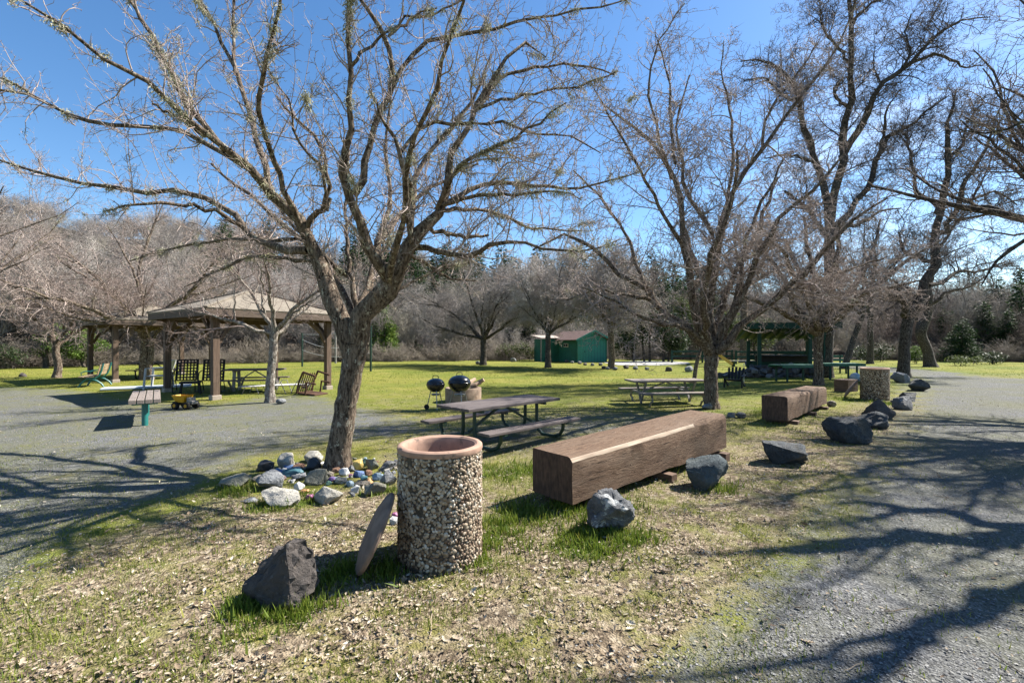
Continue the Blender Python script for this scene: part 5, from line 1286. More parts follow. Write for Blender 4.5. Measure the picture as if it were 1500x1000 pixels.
# painted rocks ringed round the front tree
RG = 'rocks ringed round the front tree'
ring = [
 (342, 719, 54, 21, 'rk_olive', 'long grey green flat rock at the left end of the tree ring'),
 (396, 721, 46, 27, 'rk_lgrey', 'rough blue grey rock at the front left of the tree ring'),
 (414, 745, 58, 27, 'rk_pale', 'large smooth whitish rock lying out in front of the tree ring'),
 (481, 739, 46, 25, 'rk_pale', 'pale smooth rock at the front centre of the tree ring'),
 (549, 727, 36, 21, 'rk_olive', 'olive tan rock with a dark hollow at the right front of the tree ring'),
 (418, 686, 28, 23, 'rk_pale', 'pale rounded rock at the back left of the tree ring'),
 (457, 679, 32, 17, 'rk_pale', 'white layered rock just left of the tree trunk'),
 (388, 692, 26, 17, 'pt_black', 'glossy black rock at the left back of the tree ring'),
 (459, 690, 24, 20, 'pt_black', 'black pointed rock against the left of the tree trunk'),
 (430, 699, 34, 13, 'pt_teal', 'teal painted rock left of the tree trunk'),
 (405, 700, 24, 12, 'pt_blue', 'deep blue painted rock at the left of the tree ring'),
 (437, 688, 20, 9, 'rk_rust', 'reddish round rock resting behind the teal one'),
 (424, 687, 18, 8, 'pt_blue', 'flat blue slate between the pale and reddish rocks'),
 (463, 710, 34, 22, 'rk_olive', 'olive brown rock in front of the trunk base'),
 (440, 704, 26, 10, 'rk_lgrey', 'speckled grey white rock left of the olive brown one'),
 (398, 706, 14, 9, 'rk_tan', 'small tan rock above the blue grey one'),
 (381, 707, 22, 10, 'rk_pale', 'small pale rock behind the rough blue grey one'),
 (414, 704, 13, 7, 'pt_pink', 'small pink rock left of the tree trunk'),
 (438, 718, 17, 13, 'pt_white', 'bright white rock left of the front centre'),
 (447, 723, 16, 7, 'pt_orange', 'flat orange painted rock beside the front centre'),
 (453, 732, 15, 8, 'pt_magenta', 'magenta painted rock tucked behind the pale front centre rock'),
 (525, 689, 17, 18, 'pt_yellow', 'yellow painted rock right of the tree trunk'),
 (533, 684, 16, 12, 'pt_green', 'pale green rock behind the yellow one'),
 (544, 688, 22, 17, 'rk_olive', 'olive grey upright rock at the back right of the tree ring'),
 (567, 690, 30, 14, 'rk_grey', 'dark rock with a white tip at the right end of the tree ring'),
 (515, 691, 13, 10, 'rk_lgrey', 'small grey rock touching the right of the tree trunk'),
 (526, 699, 18, 10, 'pt_blue', 'blue painted rock right of the tree trunk'),
 (539, 697, 14, 10, 'rk_rust', 'rusty brown rock right of the blue one'),
 (554, 703, 19, 11, 'pt_sky', 'blue grey smooth rock at the right of the tree ring'),
 (569, 712, 26, 24, 'rk_lgrey', 'big blue grey rock near the leaning lid'),
 (541, 708, 12, 9, 'pt_orange', 'orange yellow painted rock above the olive tan one'),
 (504, 697, 16, 12, 'pt_white', 'white lumpy rock right in front of the trunk'),
 (500, 709, 20, 10, 'rk_pale', 'pair sized pale lump in front of the white rock'),
 (486, 705, 11, 7, 'pt_purple', 'purple painted rock at the foot of the trunk'),
 (481, 711, 11, 7, 'pt_green', 'small green painted rock left of the purple one'),
 (492, 693, 16, 8, 'rk_rust', 'rust orange rock against the front of the trunk'),
 (483, 698, 13, 7, 'rk_tan', 'tan pebble against the front left of the trunk'),
 (512, 713, 13, 10, 'pt_sky', 'small pale blue rock in front right of the trunk'),
 (521, 721, 16, 11, 'pt_white', 'pinkish white rock left of the olive tan rock'),
 (530, 712, 28, 8, 'rk_tan', 'flat tan slab between the orange and olive tan rocks'),
 (516, 727, 11, 8, 'rk_lgrey', 'small light grey rock at the front right of the ring'),
 (533, 703, 12, 8, 'pt_teal', 'small teal rock below the blue one'),
 (514, 699, 9, 5, 'pt_magenta', 'tiny red rock between the white and blue rocks'),
 (578, 768, 15, 12, 'pt_white', 'white rock showing between the lid and the stone can'),
 (579, 758, 12, 8, 'pt_magenta', 'magenta rock showing behind the leaning lid'),
 (364, 738, 26, 5, 'rk_lgrey', 'flat grey stone sunk in the grass before the long flat rock'),
 (583, 685, 20, 9, 'rk_tan', 'flat brown rock behind the stone can rim'),
]
for i, (px, py, w, h, mt, lb) in enumerate(ring):
    pt = mt.startswith('pt') or mt in ('rk_pale', 'rk_tan', 'rk_rust')
    rock(px, py, w * .93, h * .92, mt, lb, 500 + i, .8, 0, .1, RG, hull=dict(npts=24 if pt else 13, bev=.14 if pt else .07, rough=.07, jag=.02 if pt else .05))
rr_ = np.random.default_rng(99)
for i in range(95):
    a = rr_.uniform(0, 6.28); q = rr_.uniform(.42, .95)
    x, y_ = B1[0] + .08 + q * 1.0 * math.cos(a), B1[1] - .06 + q * .62 * math.sin(a)
    s = rr_.uniform(.025, .065); mt = ('rk_pale', 'rk_lgrey', 'rk_tan', 'rk_olive', 'pt_white', 'rk_grey', 'rk_rust', 'pt_sky')[rr_.integers(0, 8)]
    me = hull_mesh('pebble', (s * 1.3, s, s * .75), 700 + i, 14, bev=.12)
    tag(link_mesh('pebble', me, M[mt], None, (x, y_, ztop(x, y_) - s * .1), rr_.uniform(0, 6)), 'small stone among the rocks around the front tree', 'rock', 'small stones filling the tree ring')

# ------------------------------------------------------------------ stone litter cans
def litter_can(loc, s, label, seed, npeb=3000, group='stone litter cans'):
    root = empty('litter_can', loc, 0, label, 'litter bin', group)
    r, h = .315 * s, .80 * s
    mb = MB(); mb.lathe([(r * .985, -.03), (r * .985, h), (r * .84, h), (r * .79, h * .25)], 48); mb.build('body', M['cement'], root, smooth=True)
    # exposed pebbles cover the body
    r_ = np.random.default_rng(seed)
    bm = bmesh.new(); bmesh.ops.create_icosphere(bm, subdivisions=2, radius=1); T = np.array([v.co[:] for v in bm.verts]); TF = np.array([[v.index for v in f.verts] for f in bm.faces]); bm.free()
    d = math.sqrt(2 * math.pi * r * h / npeb) * 1.0
    nz = int(h / (d * .866)); P = []
    for i in range(nz + 1):
        n_ = int(2 * math.pi * r / d)
        for j in range(n_):
            P.append((2 * math.pi * (j + .5 * (i % 2)) / n_ + r_.normal(0, .22) * d / r, h * i / nz + r_.normal(0, .22) * d))
    P = np.array(P); P = P[(vnoise(P[:, 0] * 1.3 + 4, P[:, 1] * 4, .16) > .12)]; P = P[(P[:, 1] > -.01) & (P[:, 1] < h - .004)]
    k = len(P); th = P[:, 0]
    sc = r_.uniform(.34, .74, (k, 3)) * d * np.array([.55, 1.0, 1.0]); sc *= r_.uniform(.75, 1.2, (k, 1))
    roll = r_.uniform(0, 6.28, k)
    X = T[None] * sc[:, None]
    y2 = X[..., 1] * np.cos(roll)[:, None] - X[..., 2] * np.sin(roll)[:, None]; z2 = X[..., 1] * np.sin(roll)[:, None] + X[..., 2] * np.cos(roll)[:, None]
    rad = r * .985 + r_.uniform(-.002, .003, (k, 1)) + X[..., 0]
    V = np.stack([rad * np.cos(th)[:, None] - y2 * np.sin(th)[:, None], rad * np.sin(th)[:, None] + y2 * np.cos(th)[:, None], z2 + P[:, 1][:, None]], -1)
    Ff = (TF[None] + (np.arange(k) * len(T))[:, None, None]).reshape(-1, 3)
    # stones darker in noisy patches, more so towards the bottom
    low_dark = np.clip(.75 - P[:, 1] / h, 0, 1) * (vnoise(np.cos(th) * 3 + 9, P[:, 1] * 3, .5) > .45) * .35
    me = np_mesh('aggregate', V.reshape(-1, 3), Ff, True, {'rnd': np.repeat(np.clip(r_.normal(.55, .25, k) - low_dark, 0, 1), len(T))})
    link_mesh('aggregate', me, M['agg'], root)
    mb = MB()
    t = .045 * s
    prof = [(r * .80, h * .25), (r * .81, h - .01), (r * .82, h + t * .55), (r * .835, h + t * .75), (r * .86, h + t * .80), (r * .875, h + t * .95), (r * .90, h + t), (r * .97, h + t * .98), (r * 1.01, h + t * .75), (r * 1.02, h + t * .3), (r * 1.0, h - .004), (r * .9, h - .004)]
    mb.lathe(prof, 96, cap=False)
    mb.v = [tuple(Vector(q) * (1 + .0025 * mnoise.noise(Vector(q) * 9) - (.006 if mnoise.noise(Vector(q) * 19) > .5 and q[2] > h else 0))) for q in mb.v]
    mb.build('rim', M['terracotta'], root, smooth=True)
    return root
pc = G(645, 811); can = litter_can((pc.x, pc.y, 0), 1.0, 'large pebble covered stone litter can with an orange rim standing near the front tree', 12)
p2 = G(1281.5, 586); p2.y += .2; p2.x = (1281.5 - CX) * p2.y / F
litter_can((p2.x, p2.y, 0), 1.07, 'smaller looking pebble covered stone can beside the gravel road beyond the short beam', 14, 2000)
def can_lid(p0, p1, R_, label, side=(0, 0, 1)):
    """round dished lid leaning from its foot p0 to its top p1"""
    root = empty('can_lid', p0, 0, label, 'lid', 'lids leaning on the stone cans')
    up = (Vector(p1) - Vector(p0)).normalized()
    return root, up
# lid leaning on the left of the can
pl0 = G(540, 826)
def add_lid(foot, lean_dir, tilt, r, label):
    """disc standing on its rim at foot, tilted towards lean_dir (unit xy) by tilt"""
    root = empty('can_lid', foot, 0, label, 'lid', 'lids leaning on the stone cans')
    ld = Vector((lean_dir[0], lean_dir[1], 0)).normalized()
    up = (Vector((0, 0, 1)) * math.cos(tilt) + ld * math.sin(tilt)).normalized()
    nrm = (ld * math.cos(tilt) - Vector((0, 0, 1)) * math.sin(tilt)).normalized()
    sx = up.cross(nrm).normalized()
    Mx = Matrix((sx, up, nrm)).transposed().to_4x4(); Mx.translation = up * (r + .01)
    mb = MB(); prof = [(.001, -.045), (r * .6, -.042), (r * .9, -.018), (r * .985, -.004), (r, .012), (r * .97, .026), (r * .86, .026), (r * .82, .012), (.001, .008)]
    prof2 = [(a, -b) for a, b in prof]
    mb.lathe(prof, 56, (0, 0, 0), Mx); mb.build('disc', M['lid'], root, smooth=True)
    return root
dl = Vector((.97, .235, 0)).normalized()
foot = Vector((pc.x, pc.y, 0)) - dl * (.315 + .25); foot = foot + Vector((-.0, -.14, 0)); foot.z = .0
add_lid(foot, dl, R(25), .285, 'round brown stone lid leaning against the left side of the large stone can')
dl2 = Vector((.80, -.60, 0)).normalized()
f2 = Vector((p2.x, p2.y, 0)) - dl2 * .72; f2.z = 0
add_lid(f2, dl2, R(32), .32, 'round brown lid leaning against the second stone can by the road')

# ------------------------------------------------------------------ timber beams
M['beam_end'] = mat('beam_end_grain_shaded', (.15, .088, .06), (.05, .03, .022), 7, (1, 5, 1.6), bmp=.5, patch=(.20, .14, .11), patch_at=.66)  # end grain, darkened also to paint in the shade on the end face
def beam(A, B, wdir, w, hA, hB, zA, zB, label, seed):
    """A,B: near/far lower corners of the sunlit face; wdir: unit xy across the beam"""
    A, B = Vector(A), Vector(B); A.z, B.z = zA, zB
    ax = (B - A); L = ax.length; ax.normalize()
    root = empty('timber_beam', A, 0, label, 'beam', 'square timber beams lying on blocks')
    yv = Vector((wdir[0], wdir[1], 0)); yv = (yv - ax * yv.dot(ax)).normalized(); zv = ax.cross(yv).normalized()
    if zv.z < 0: zv = -zv
    n, r_ = 40, np.random.default_rng(seed)
    verts, faces = [], []
    for i in range(n + 1):
        t = i / n; h = hA * (1 - t) + hB * t
        c = .045 + .03 * (vnoise(np.array([t * 9 + seed]), np.array([2.]), 1.4)[0] - .3)
        wob = lambda k: float((vnoise(np.array([t * 22 + seed * 3 + k * 7.7]), np.array([k * 3.3]), 1.0)[0] - .5) * .016)
        sec = [(0 + wob(1), 0.012 + wob(5)), (w * .5, 0 + wob(2)), (w + wob(3), .008), (w + wob(4), h * .5), (w + wob(5), h - .012), (w - .012, h + wob(6) * .4), (w * .55, h + wob(7) * .7), (c, h + wob(8) * .5), (c * .45, h - c * .3 + wob(9) * .3), (wob(10) + .0, h - c), (wob(11), h * .55), (wob(12), h * .25)]
        if r_.random() < .22: q_ = r_.integers(0, 12); sec[q_] = (sec[q_][0] * .97 + w * .5 * .03, sec[q_][1] * .97 + h * .5 * .03)
        for y_, z_ in sec: verts.append(ax * (t * L) + yv * y_ + zv * z_)
    k = 12
    for i in range(n):
        for j in range(k):
            j2 = (j + 1) % k
            faces.append((i * k + j, (i + 1) * k + j, (i + 1) * k + j2, i * k + j2))
    faces.append(tuple(range(k))); faces.append(tuple(n * k + j for j in range(k - 1, -1, -1)))
    me = bpy.data.meshes.new('body')
    # local frame along the beam so that the grain follows it
    Mx = Matrix((ax, yv, zv)).transposed().to_4x4(); inv = Mx.inverted()
    me.from_pydata([inv @ v for v in verts], [], faces)
    me.materials.append(M['beam']); me.materials.append(M['wane'])
    for p in me.polygons[:n * k]:
        p.use_smooth = True
        if p.index % k in (8,) and seed < 3 and p.index // k < 25 + 2 * (p.index % 3): p.material_index = 1
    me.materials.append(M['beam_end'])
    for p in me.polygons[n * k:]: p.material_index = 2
    try: me.set_sharp_from_angle(angle=R(35))
    except Exception: pass
    me.update()
    bmh = bmesh.new(); bmh.from_mesh(me); bmesh.ops.recalc_face_normals(bmh, faces=bmh.faces); bmh.to_mesh(me); bmh.free()
    o = link_mesh('body', me, None, root); o.matrix_local = Mx
    return root, ax, yv
A = Vector((.568, 4.26, .08)); Bf = Vector((2.97, 6.3, .15)); wd = (-.647, .762)
beam(A, Bf, wd, .54, .455, .475, .08, .15, 'long square timber beam with a pale waney edge lying on blocks behind the front boulders', 1)
A2 = Vector((5.32, 8.78, .09)); B2f = Vector((7.85, 11.35, .1))
beam(A2, B2f, (-.71, .70), .46, .48, .42, .09, .1, 'shorter dark timber beam lying beyond the long one, towards the green shelter', 4)
def block(p, size, rz, label, group='blocks under the beams', mt='block'):
    mb = MB(); mb.box((0, 0, size[2] / 2 - .05), (size[0], size[1], size[2] + .06))
    o = mb.build('wooden_block', M[mt], None, .008, loc=(p[0], p[1], 0), rz=rz); return tag(o, label, 'block', group)
ab = math.atan2(2.04, 2.40)
d_ = (Bf - A).normalized(); wv = Vector((wd[0], wd[1], 0))
for t, lb in ((.11, 'small wooden block under the near end of the long beam'), (.52, 'wooden block sticking out under the middle of the long beam'), (.95, 'wooden block under the far end of the long beam')):
    q = A + (Bf - A) * t + wv * .24
    block(q, (.13, .66, .075 + .07 * t), ab, lb)
for t, lb in ((.12, 'wooden block under the near end of the short beam'), (.55, 'wooden block under the middle of the short beam'), (.9, 'rounded block under the far end of the short beam')):
    q = A2 + (B2f - A2) * t + Vector((-.71, .7, 0)) * .2
    block(q, (.16, .58, .085), math.atan2(2.57, 2.53), lb)
q = G(1246, 574.5)
mb = MB(); mb.box((0, 0, .2), (.62, .42, .42)); mb.box((.05, -.214, .22), (.14, .012, .16)); mb.box((.05, -.224, .22), (.10, .012, .12))
tag(mb.build('wooden_box', M['block'], None, .01, loc=(q.x, q.y + .2, 0), rz=.5), 'brown wooden box standing left of the second stone can', 'box')
q = G(1253, 560); mb = MB(); mb.lathe([(.001, 0)] + [(.2 * math.sin(a), .2 - .2 * math.cos(a)) for a in np.linspace(.15, 2.99, 12)] + [(.001, .4)], 24)
tag(mb.build('ball', mat('blue_white_ball', (.72, .76, .80), (.12, .32, .45), 2.2, bmp=0, rough=.4), None, 0, True, loc=(q.x, q.y, 0)), 'pale blue and white ball on the ground behind the wooden box', 'ball')

# ------------------------------------------------------------------ picnic tables
def picnic(loc, rz, label, L=1.85, W=.72, h=.74, hb=.42, style='loop', mt='plank_dark', mf='green_paint', group='picnic tables'):
    root = empty('picnic_table', loc, rz, label, 'picnic table', group)
    def planks(n, w, z, y0, t=.045, name='tabletop', par=root):
        mb = MB(); pw = w / n
        for i in range(n):
            mb.box((random.uniform(-.008, .008), y0 - w / 2 + pw * (i + .5), z - t / 2), (L, pw - .008, t))
        return mb.build(name, M[mt], par, .005)
    top = planks(4, W, h, 0)
    mb = MB()
    for s in (-1, 1): mb.box((s * (L / 2 - .33), 0, h - .07), (.05, W * .86, .05))
    mb.build('cleat', M[mf], top)
    for s in (-1, 1):
        b_ = planks(2, .26, hb, s * (W / 2 + .33), .04, 'seat')
        for e in (-1, 1):
            pass
    for e in (-1, 1):
        x = e * (L / 2 - .33); mb = MB(); yb = W / 2 + .33
        if style == 'loop':
            for s in (-1, 1):
                mb.tube([(x, s * .14, h - .05), (x, s * .14, .30), (x, s * .15, .20), (x, s * .19, .09), (x, s * .27, .03), (x, s * .42, .022), (x, s * .54, .03), (x, s * (yb - .06), .08), (x, s * (yb + .0), .17), (x, s * (yb + .01), .28), (x, s * (yb + .01), hb - .04)], .03, 8)
                mb.box((x, s * yb, hb - .055), (.06, .24, .03))
        elif style == 'wood':
            for s in (-1, 1):
                mb.bar((x, s * .18, h - .05), (x, -s * .0 + s * .28, 0), .05, .09, (1, 0, 0))
                mb.bar((x, s * .28, .0), (x, s * yb, hb - .05), .05, .05, (1, 0, 0))
        else:  # straight
            for s in (-1, 1):
                mb.bar((x, s * .30, h - .05), (x, -s * .02, .0), .045, .045, (1, 0, 0))
                mb.tube([(x, s * (yb - .10), hb - .05), (x, s * (yb - .02), hb * .7), (x, s * (yb + .0), hb * .35), (x, s * (yb - .08), .1), (x, s * (yb - .14), .0)], .028, 7)
            mb.bar((x, -yb, hb - .06), (x, yb, hb - .06), .04, .05)
        mb.build('leg_frame', M[mf], root, smooth=style != 'wood')
    mb = MB()
    for e in (-1, 1): mb.bar((0, 0, h - .06), (e * (L / 2 - .33), 0, .22 if style == 'loop' else .3), .035, .035)
    mb.build('brace', M[mf], root)
    return root
picnic((-.17, 7.62, 0), R(44.5), 'weathered picnic table with looped green legs just behind the large stone can', L=2.08, W=.80, h=.64, hb=.34)
picnic((4.15, 12.3, 0), R(8), 'grey picnic table with splayed legs on the lawn left of the second tree', L=2.05, h=.63, hb=.35, style='v', mt='plank_grey', mf='galv')
# ------------------------------------------------------------------ gazebos
def gazebo(loc, rz, label, S=3.55):
    root = empty('gazebo', loc, rz, label, 'gazebo', 'open timber gazebos')
    for ix in (0, 1):
        for iy in (0, 1):
            x, y_ = ix * S, iy * S
            mb = MB(); mb.box((x, y_, 1.2), (.18, .18, 2.4)); p = mb.build('post', M['post_wood'], root, .008)
            mb = MB(); mb.box((x, y_, .05), (.25, .25, .16)); mb.build('footing', M['stone_foot'], p, .015)
            for dx, dy in (((1 if ix == 0 else -1), 0), (0, (1 if iy == 0 else -1))):
                mb = MB(); pts = [(x + dx * .09, y_ + dy * .09, 1.62), (x + dx * .28, y_ + dy * .28, 1.98), (x + dx * .72, y_ + dy * .72, 2.33)]
                mb.bar(pts[0], pts[1], .09, .12, (dy, dx, 0)); mb.bar(pts[1], pts[2], .09, .12, (dy, dx, 0)); mb.build('knee_brace', M['post_wood'], root, .005)
    for a, b_ in (((0, 0), (S, 0)), ((0, S), (S, S))):
        mb = MB(); mb.bar((-.3, a[1], 2.42), (S + .3, b_[1], 2.42), .14, .22); mb.build('beam', M['post_wood'], root, .006)
    for x in (0, S):
        mb = MB(); mb.bar((x, -.3, 2.44), (x, S + .3, 2.44), .12, .20); mb.build('beam', M['post_wood'], root, .006)
    o_ = .42; e0, e1 = -o_, S + o_; zE, zA = 2.60, 3.40; c = S / 2
    mb = MB(); vs = [(e0, e0, zE), (e1, e0, zE), (e1, e1, zE), (e0, e1, zE), (c, c, zA), (e0 + .02, e0 + .02, zE - .05), (e1 - .02, e0 + .02, zE - .05), (e1 - .02, e1 - .02, zE - .05), (e0 + .02, e1 - .02, zE - .05), (c, c, zA - .06)]
    mb.add(vs, [(0, 1, 4), (1, 2, 4), (2, 3, 4), (3, 0, 4), (6, 5, 9), (7, 6, 9), (8, 7, 9), (5, 8, 9), (0, 5, 6, 1), (1, 6, 7, 2), (2, 7, 8, 3), (3, 8, 5, 0)])
    roof = mb.build('roof', M['shingle'], root)
    mb = MB(); q = .03
    for a, b_ in (((e0 + q, e0 + q), (e1 - q, e0 + q)), ((e1 - q, e0 + q), (e1 - q, e1 - q)), ((e1 - q, e1 - q), (e0 + q, e1 - q)), ((e0 + q, e1 - q), (e0 + q, e0 + q))):
        mb.bar((*a, zE - .14), (*b_, zE - .14), .035, .18)
    mb.build('fascia', M['fascia'], roof)
    mb = MB()
    for (x, y_) in ((e0, e0), (e1, e0), (e1, e1), (e0, e1), (c, e0), (c, e1), (e0, c), (e1, c)):
        mb.bar((x * .97 + c * .03, y_ * .97 + c * .03, zE - .1), (c, c, zA - .14), .06, .12)
    mb.build('rafter', M['post_wood'], roof)
    mb = MB(); 
    for (x0, y0), (x1, y1) in (((e0, e0), (c, c)), ((e1, e0), (c, c)), ((e1, e1), (c, c)), ((e0, e1), (c, c))):
        mb.bar((x0, y0, zE + .015), (x1, y1, zA + .015), .12, .03)
    mb.build('ridge_cap', M['shingle'], roof)
    return root
TH = R(55)
gazebo((-8.48, 13.0, 0), TH, 'open timber gazebo with a tan hipped roof in the middle of the lawn')
gazebo((-16.3, 18.7, 0), TH, 'farther open timber gazebo at the left, half hidden by the wide bare tree')
picnic((-8.75, 15.5, 0), R(12), 'dark picnic table under the roof of the nearer gazebo', L=1.8, mt='plank_dark', mf='galv', style='wood')
picnic((-16.6, 21.2, 0), R(25), 'dark picnic table under the roof of the farther gazebo', L=1.8, mt='plank_dark', mf='black_metal')

# post bench at the left
pb = G(212, 624); ang_b = math.atan2(1.77, -1.38)
root = empty('post_bench', (pb.x, pb.y, 0), ang_b, 'narrow bench of four grey slats on a teal post at the left of the gravel', 'bench')
mb = MB()
for i in range(4): mb.box((.85, -.186 + .124 * i, .50), (2.25, .108, .075))
mb.build('seat', M['plank_grey'], root, .006)
for x in (.02, 1.7):
    mb = MB(); mb.tube([(x, 0, -.1), (x, 0, .42)], .052, 14); mb.box((x, 0, .435), (.08, .40, .04)); mb.build('leg', M['teal_paint'], root, smooth=True)

# teal framed park bench
pb = G(124, 567)
root = empty('park_bench', (pb.x, pb.y + .5, 0), R(-60), 'park bench of tan planks on teal scroll frames beside the far gazebo', 'bench'); root.scale = (.88, .88, .88)
mb = MB()
for i in range(3): mb.box((0, -.36 + .17 * i, .44), (1.5, .14, .04))
mb.build('seat', M['plank_tan'], root, .005)
mb = MB()
for i in range(3): mb.box((0, .17 + .035 * i, .57 + .15 * i), (1.5, .035, .135), rx=R(-13))
mb.build('backrest', M['plank_tan'], root, .005)
for x in (-.62, .62):
    mb = MB()
    mb.tube([(x, -.46, 0), (x, -.40, .12), (x, -.30, .25), (x, -.18, .36), (x, .10, .38), (x, .20, .50), (x, .27, .70), (x, .33, .98)], .035, 8)
    mb.tube([(x, .34, 0), (x, .26, .14), (x, .12, .26), (x, -.05, .34), (x, -.2, .37)], .035, 8)
    mb.tube([(x, .22, .60), (x, .05, .66), (x, -.25, .66), (x, -.38, .6), (x, -.36, .5)], .022, 8)
    mb.build('side_frame', M['teal_paint'], root, smooth=True)

# white plastic chair
def plastic_chair(loc, rz, label):
    root = empty('plastic_chair', loc, rz, label, 'chair'); root.scale = (1.18, 1.18, 1.12)
    mb = MB(); mb.box((0, 0, .42), (.46, .46, .03)); mb.build('seat', M['white_plastic'], root, .012)
    mb = MB()
    for i in range(5):
        x = -.17 + .085 * i; mb.bar((x, .22, .44), (x * 1.15, .40, .92 - .5 * x * x), .094, .018, (0, 1, 0))
    mb.bar((-.24, .345, .88), (.24, .345, .88), .02, .07); mb.build('backrest', M['white_plastic'], root, .006)
    for s in (-1, 1):
        mb = MB(); mb.bar((s * .25, -.24, .66), (s * .25, .30, .68), .055, .025); mb.build('armrest', M['white_plastic'], root, .006)
        mb = MB(); mb.bar((s * .25, -.22, .66), (s * .27, -.27, 0), .05, .05); mb.build('leg', M['white_plastic'], root, .006)
        mb = MB(); mb.bar((s * .22, .24, .67), (s * .27, .30, 0), .05, .05); mb.build('leg', M['white_plastic'], root, .006)
    return root
p = G(222, 571); plastic_chair((p.x, p.y + .3, 0), R(-72), 'white plastic armchair in the shade left of the nearer gazebo')
# pale board lying on the ground
mb = MB(); mb.box((0, 0, .055), (2.5, .62, .07)); 
p = G(200, 571); tag(mb.build('board', M['blue_white'], None, .02, loc=(p.x, p.y + .5, 0), rz=R(32)), 'long pale blue white board lying flat on the ground below the plastic chair', 'board')

# black lattice patio chairs
def lattice_chair(loc, rz, label, mt='black_metal', group='black lattice patio chairs'):
    root = empty('patio_chair', loc, rz, label, 'chair', group)
    def lat(p00, p10, p01, p11, nx_, ny_, name):
        p00, p10, p01, p11 = map(Vector, (p00, p10, p01, p11)); mb = MB()
        f = lambda u, v: (p00 * (1 - u) + p10 * u) * (1 - v) + (p01 * (1 - u) + p11 * u) * v
        nn = (p10 - p00).cross(p01 - p00).normalized()
        for i in range(nx_ + 1): mb.bar(f(i / nx_, 0), f(i / nx_, 1), .042, .008, nn)
        for j in range(ny_ + 1): mb.bar(f(0, j / ny_) + nn * .006, f(1, j / ny_) + nn * .006, .042, .008, nn)
        return mb.build(name, M[mt], root)
    lat((-.27, .16, .38), (.27, .16, .38), (-.27, .42, 1.05), (.27, .42, 1.05), 6, 7, 'backrest')
    lat((-.27, -.36, .42), (.27, -.36, .42), (-.27, .16, .38), (.27, .16, .38), 6, 5, 'seat')
    for s in (-1, 1):
        mb = MB(); x = s * .30
        mb.tube([(x, .44, 1.07), (x, .15, .38), (x, -.36, .42)], .016, 7)
        mb.tube([(x, .30, .70), (x, .1, .72), (x, -.28, .68), (x, -.40, .58), (x, -.42, .30), (x, -.38, .03), (x, 0, .02), (x, .40, .03), (x, .25, .25), (x, .15, .38)], .016, 7)
        mb.build('side_frame', M[mt], root, smooth=True)
    return root
lattice_chair((-10.75, 15.0, 0), R(28), 'black lattice patio chair at the left under the nearer gazebo')
lattice_chair((-9.85, 14.95, 0), R(24), 'black lattice patio chair half hidden by the front post of the nearer gazebo')
mb = MB(); r_ = np.random.default_rng(4)
for i in range(3): mb.box((-10.35 + i * .28, 14.35 - .1 * i, .17), (.5, .35, .34), rz=i)
# black covers lying before the chairs are left as one footstool
st = empty('footstool', (-10.1, 14.3, 0), R(30), 'low black footstool before the lattice chairs', 'stool')
mb = MB(); mb.box((0, 0, .38), (.55, .45, .06)); mb.build('seat', M['black_metal'], st, .01)
for sx in (-1, 1):
    for sy in (-1, 1):
        mb = MB(); mb.bar((sx * .22, sy * .18, .36), (sx * .27, sy * .22, 0), .035, .035); mb.build('leg', M['black_metal'], st)
# overturned brown chair
def tipped_chair():
    p = G(452, 579); root = empty('wicker_chair', (p.x, p.y + .25, 0), R(-20), 'brown wicker armchair tipped over on its back beside the right gazebo post', 'chair')
    # lying: the chair's backrest is near the ground to the left, legs point right
    mb = MB()
    for i in range(7): mb.bar((-.30 + .07 * i * .6, -.26, .10 + .085 * i), (-.30 + .07 * i * .6, .26, .10 + .085 * i), .03, .012)
    for j in range(7): mb.bar((-.32, -.26 + .087 * j, .06), (-.06, -.26 + .087 * j, .68), .03, .012, (0, 1, 0))
    mb.build('seat', M['brown_wicker'], root)
    mb = MB(); mb.bar((-.32, 0, .06), (.36, 0, .02), .56, .05); mb.build('backrest', M['brown_wicker'], root, .01)
    for s in (-1, 1):
        mb = MB(); mb.tube([(-.06, s * .30, .72), (.40, s * .30, .60)], .032, 8); mb.build('leg', M['brown_wicker'], root)
        mb = MB(); mb.tube([(-.32, s * .31, .06), (-.22, s * .31, .42), (-.06, s * .31, .72)], .032, 8); mb.tube([(.02, s * .31, .02), (.08, s * .31, .40), (.42, s * .31, .36)], .032, 8); mb.build('armrest', M['brown_wicker'], root)
    return root
tipped_chair()
# white sun lounger
p = G(400, 577); root = empty('sun_lounger', (p.x, p.y + .2, 0), R(8), 'low white slatted sun lounger with bent tube legs beside the slim tree', 'sun lounger')
mb = MB()
for i in range(15): mb.box((-1.0 + .137 * i, 0, .24 + (.004 * i)), (.085, .54, .018))
mb.build('seat', M['white'], root)
mb = MB()
for s in (-1, 1): mb.tube([(-1.05, s * .28, .23), (1.0, s * .28, .29)], .014, 7)
mb.build('frame', M['galv'], root)
for x in (-.7, .1, .75):
    mb = MB()
    for s in (-1, 1):
        mb.tube([(x - .22, s * .28, 0), (x - .12, s * .28, .24), (x - .02, s * .28, .42 if x > 0 else .24), (x + .12, s * .28, .40 if x > 0 else .24), (x + .2, s * .28, .2), (x + .28, s * .28, 0)], .013, 7)
    mb.build('leg', M['galv'], root, smooth=True)

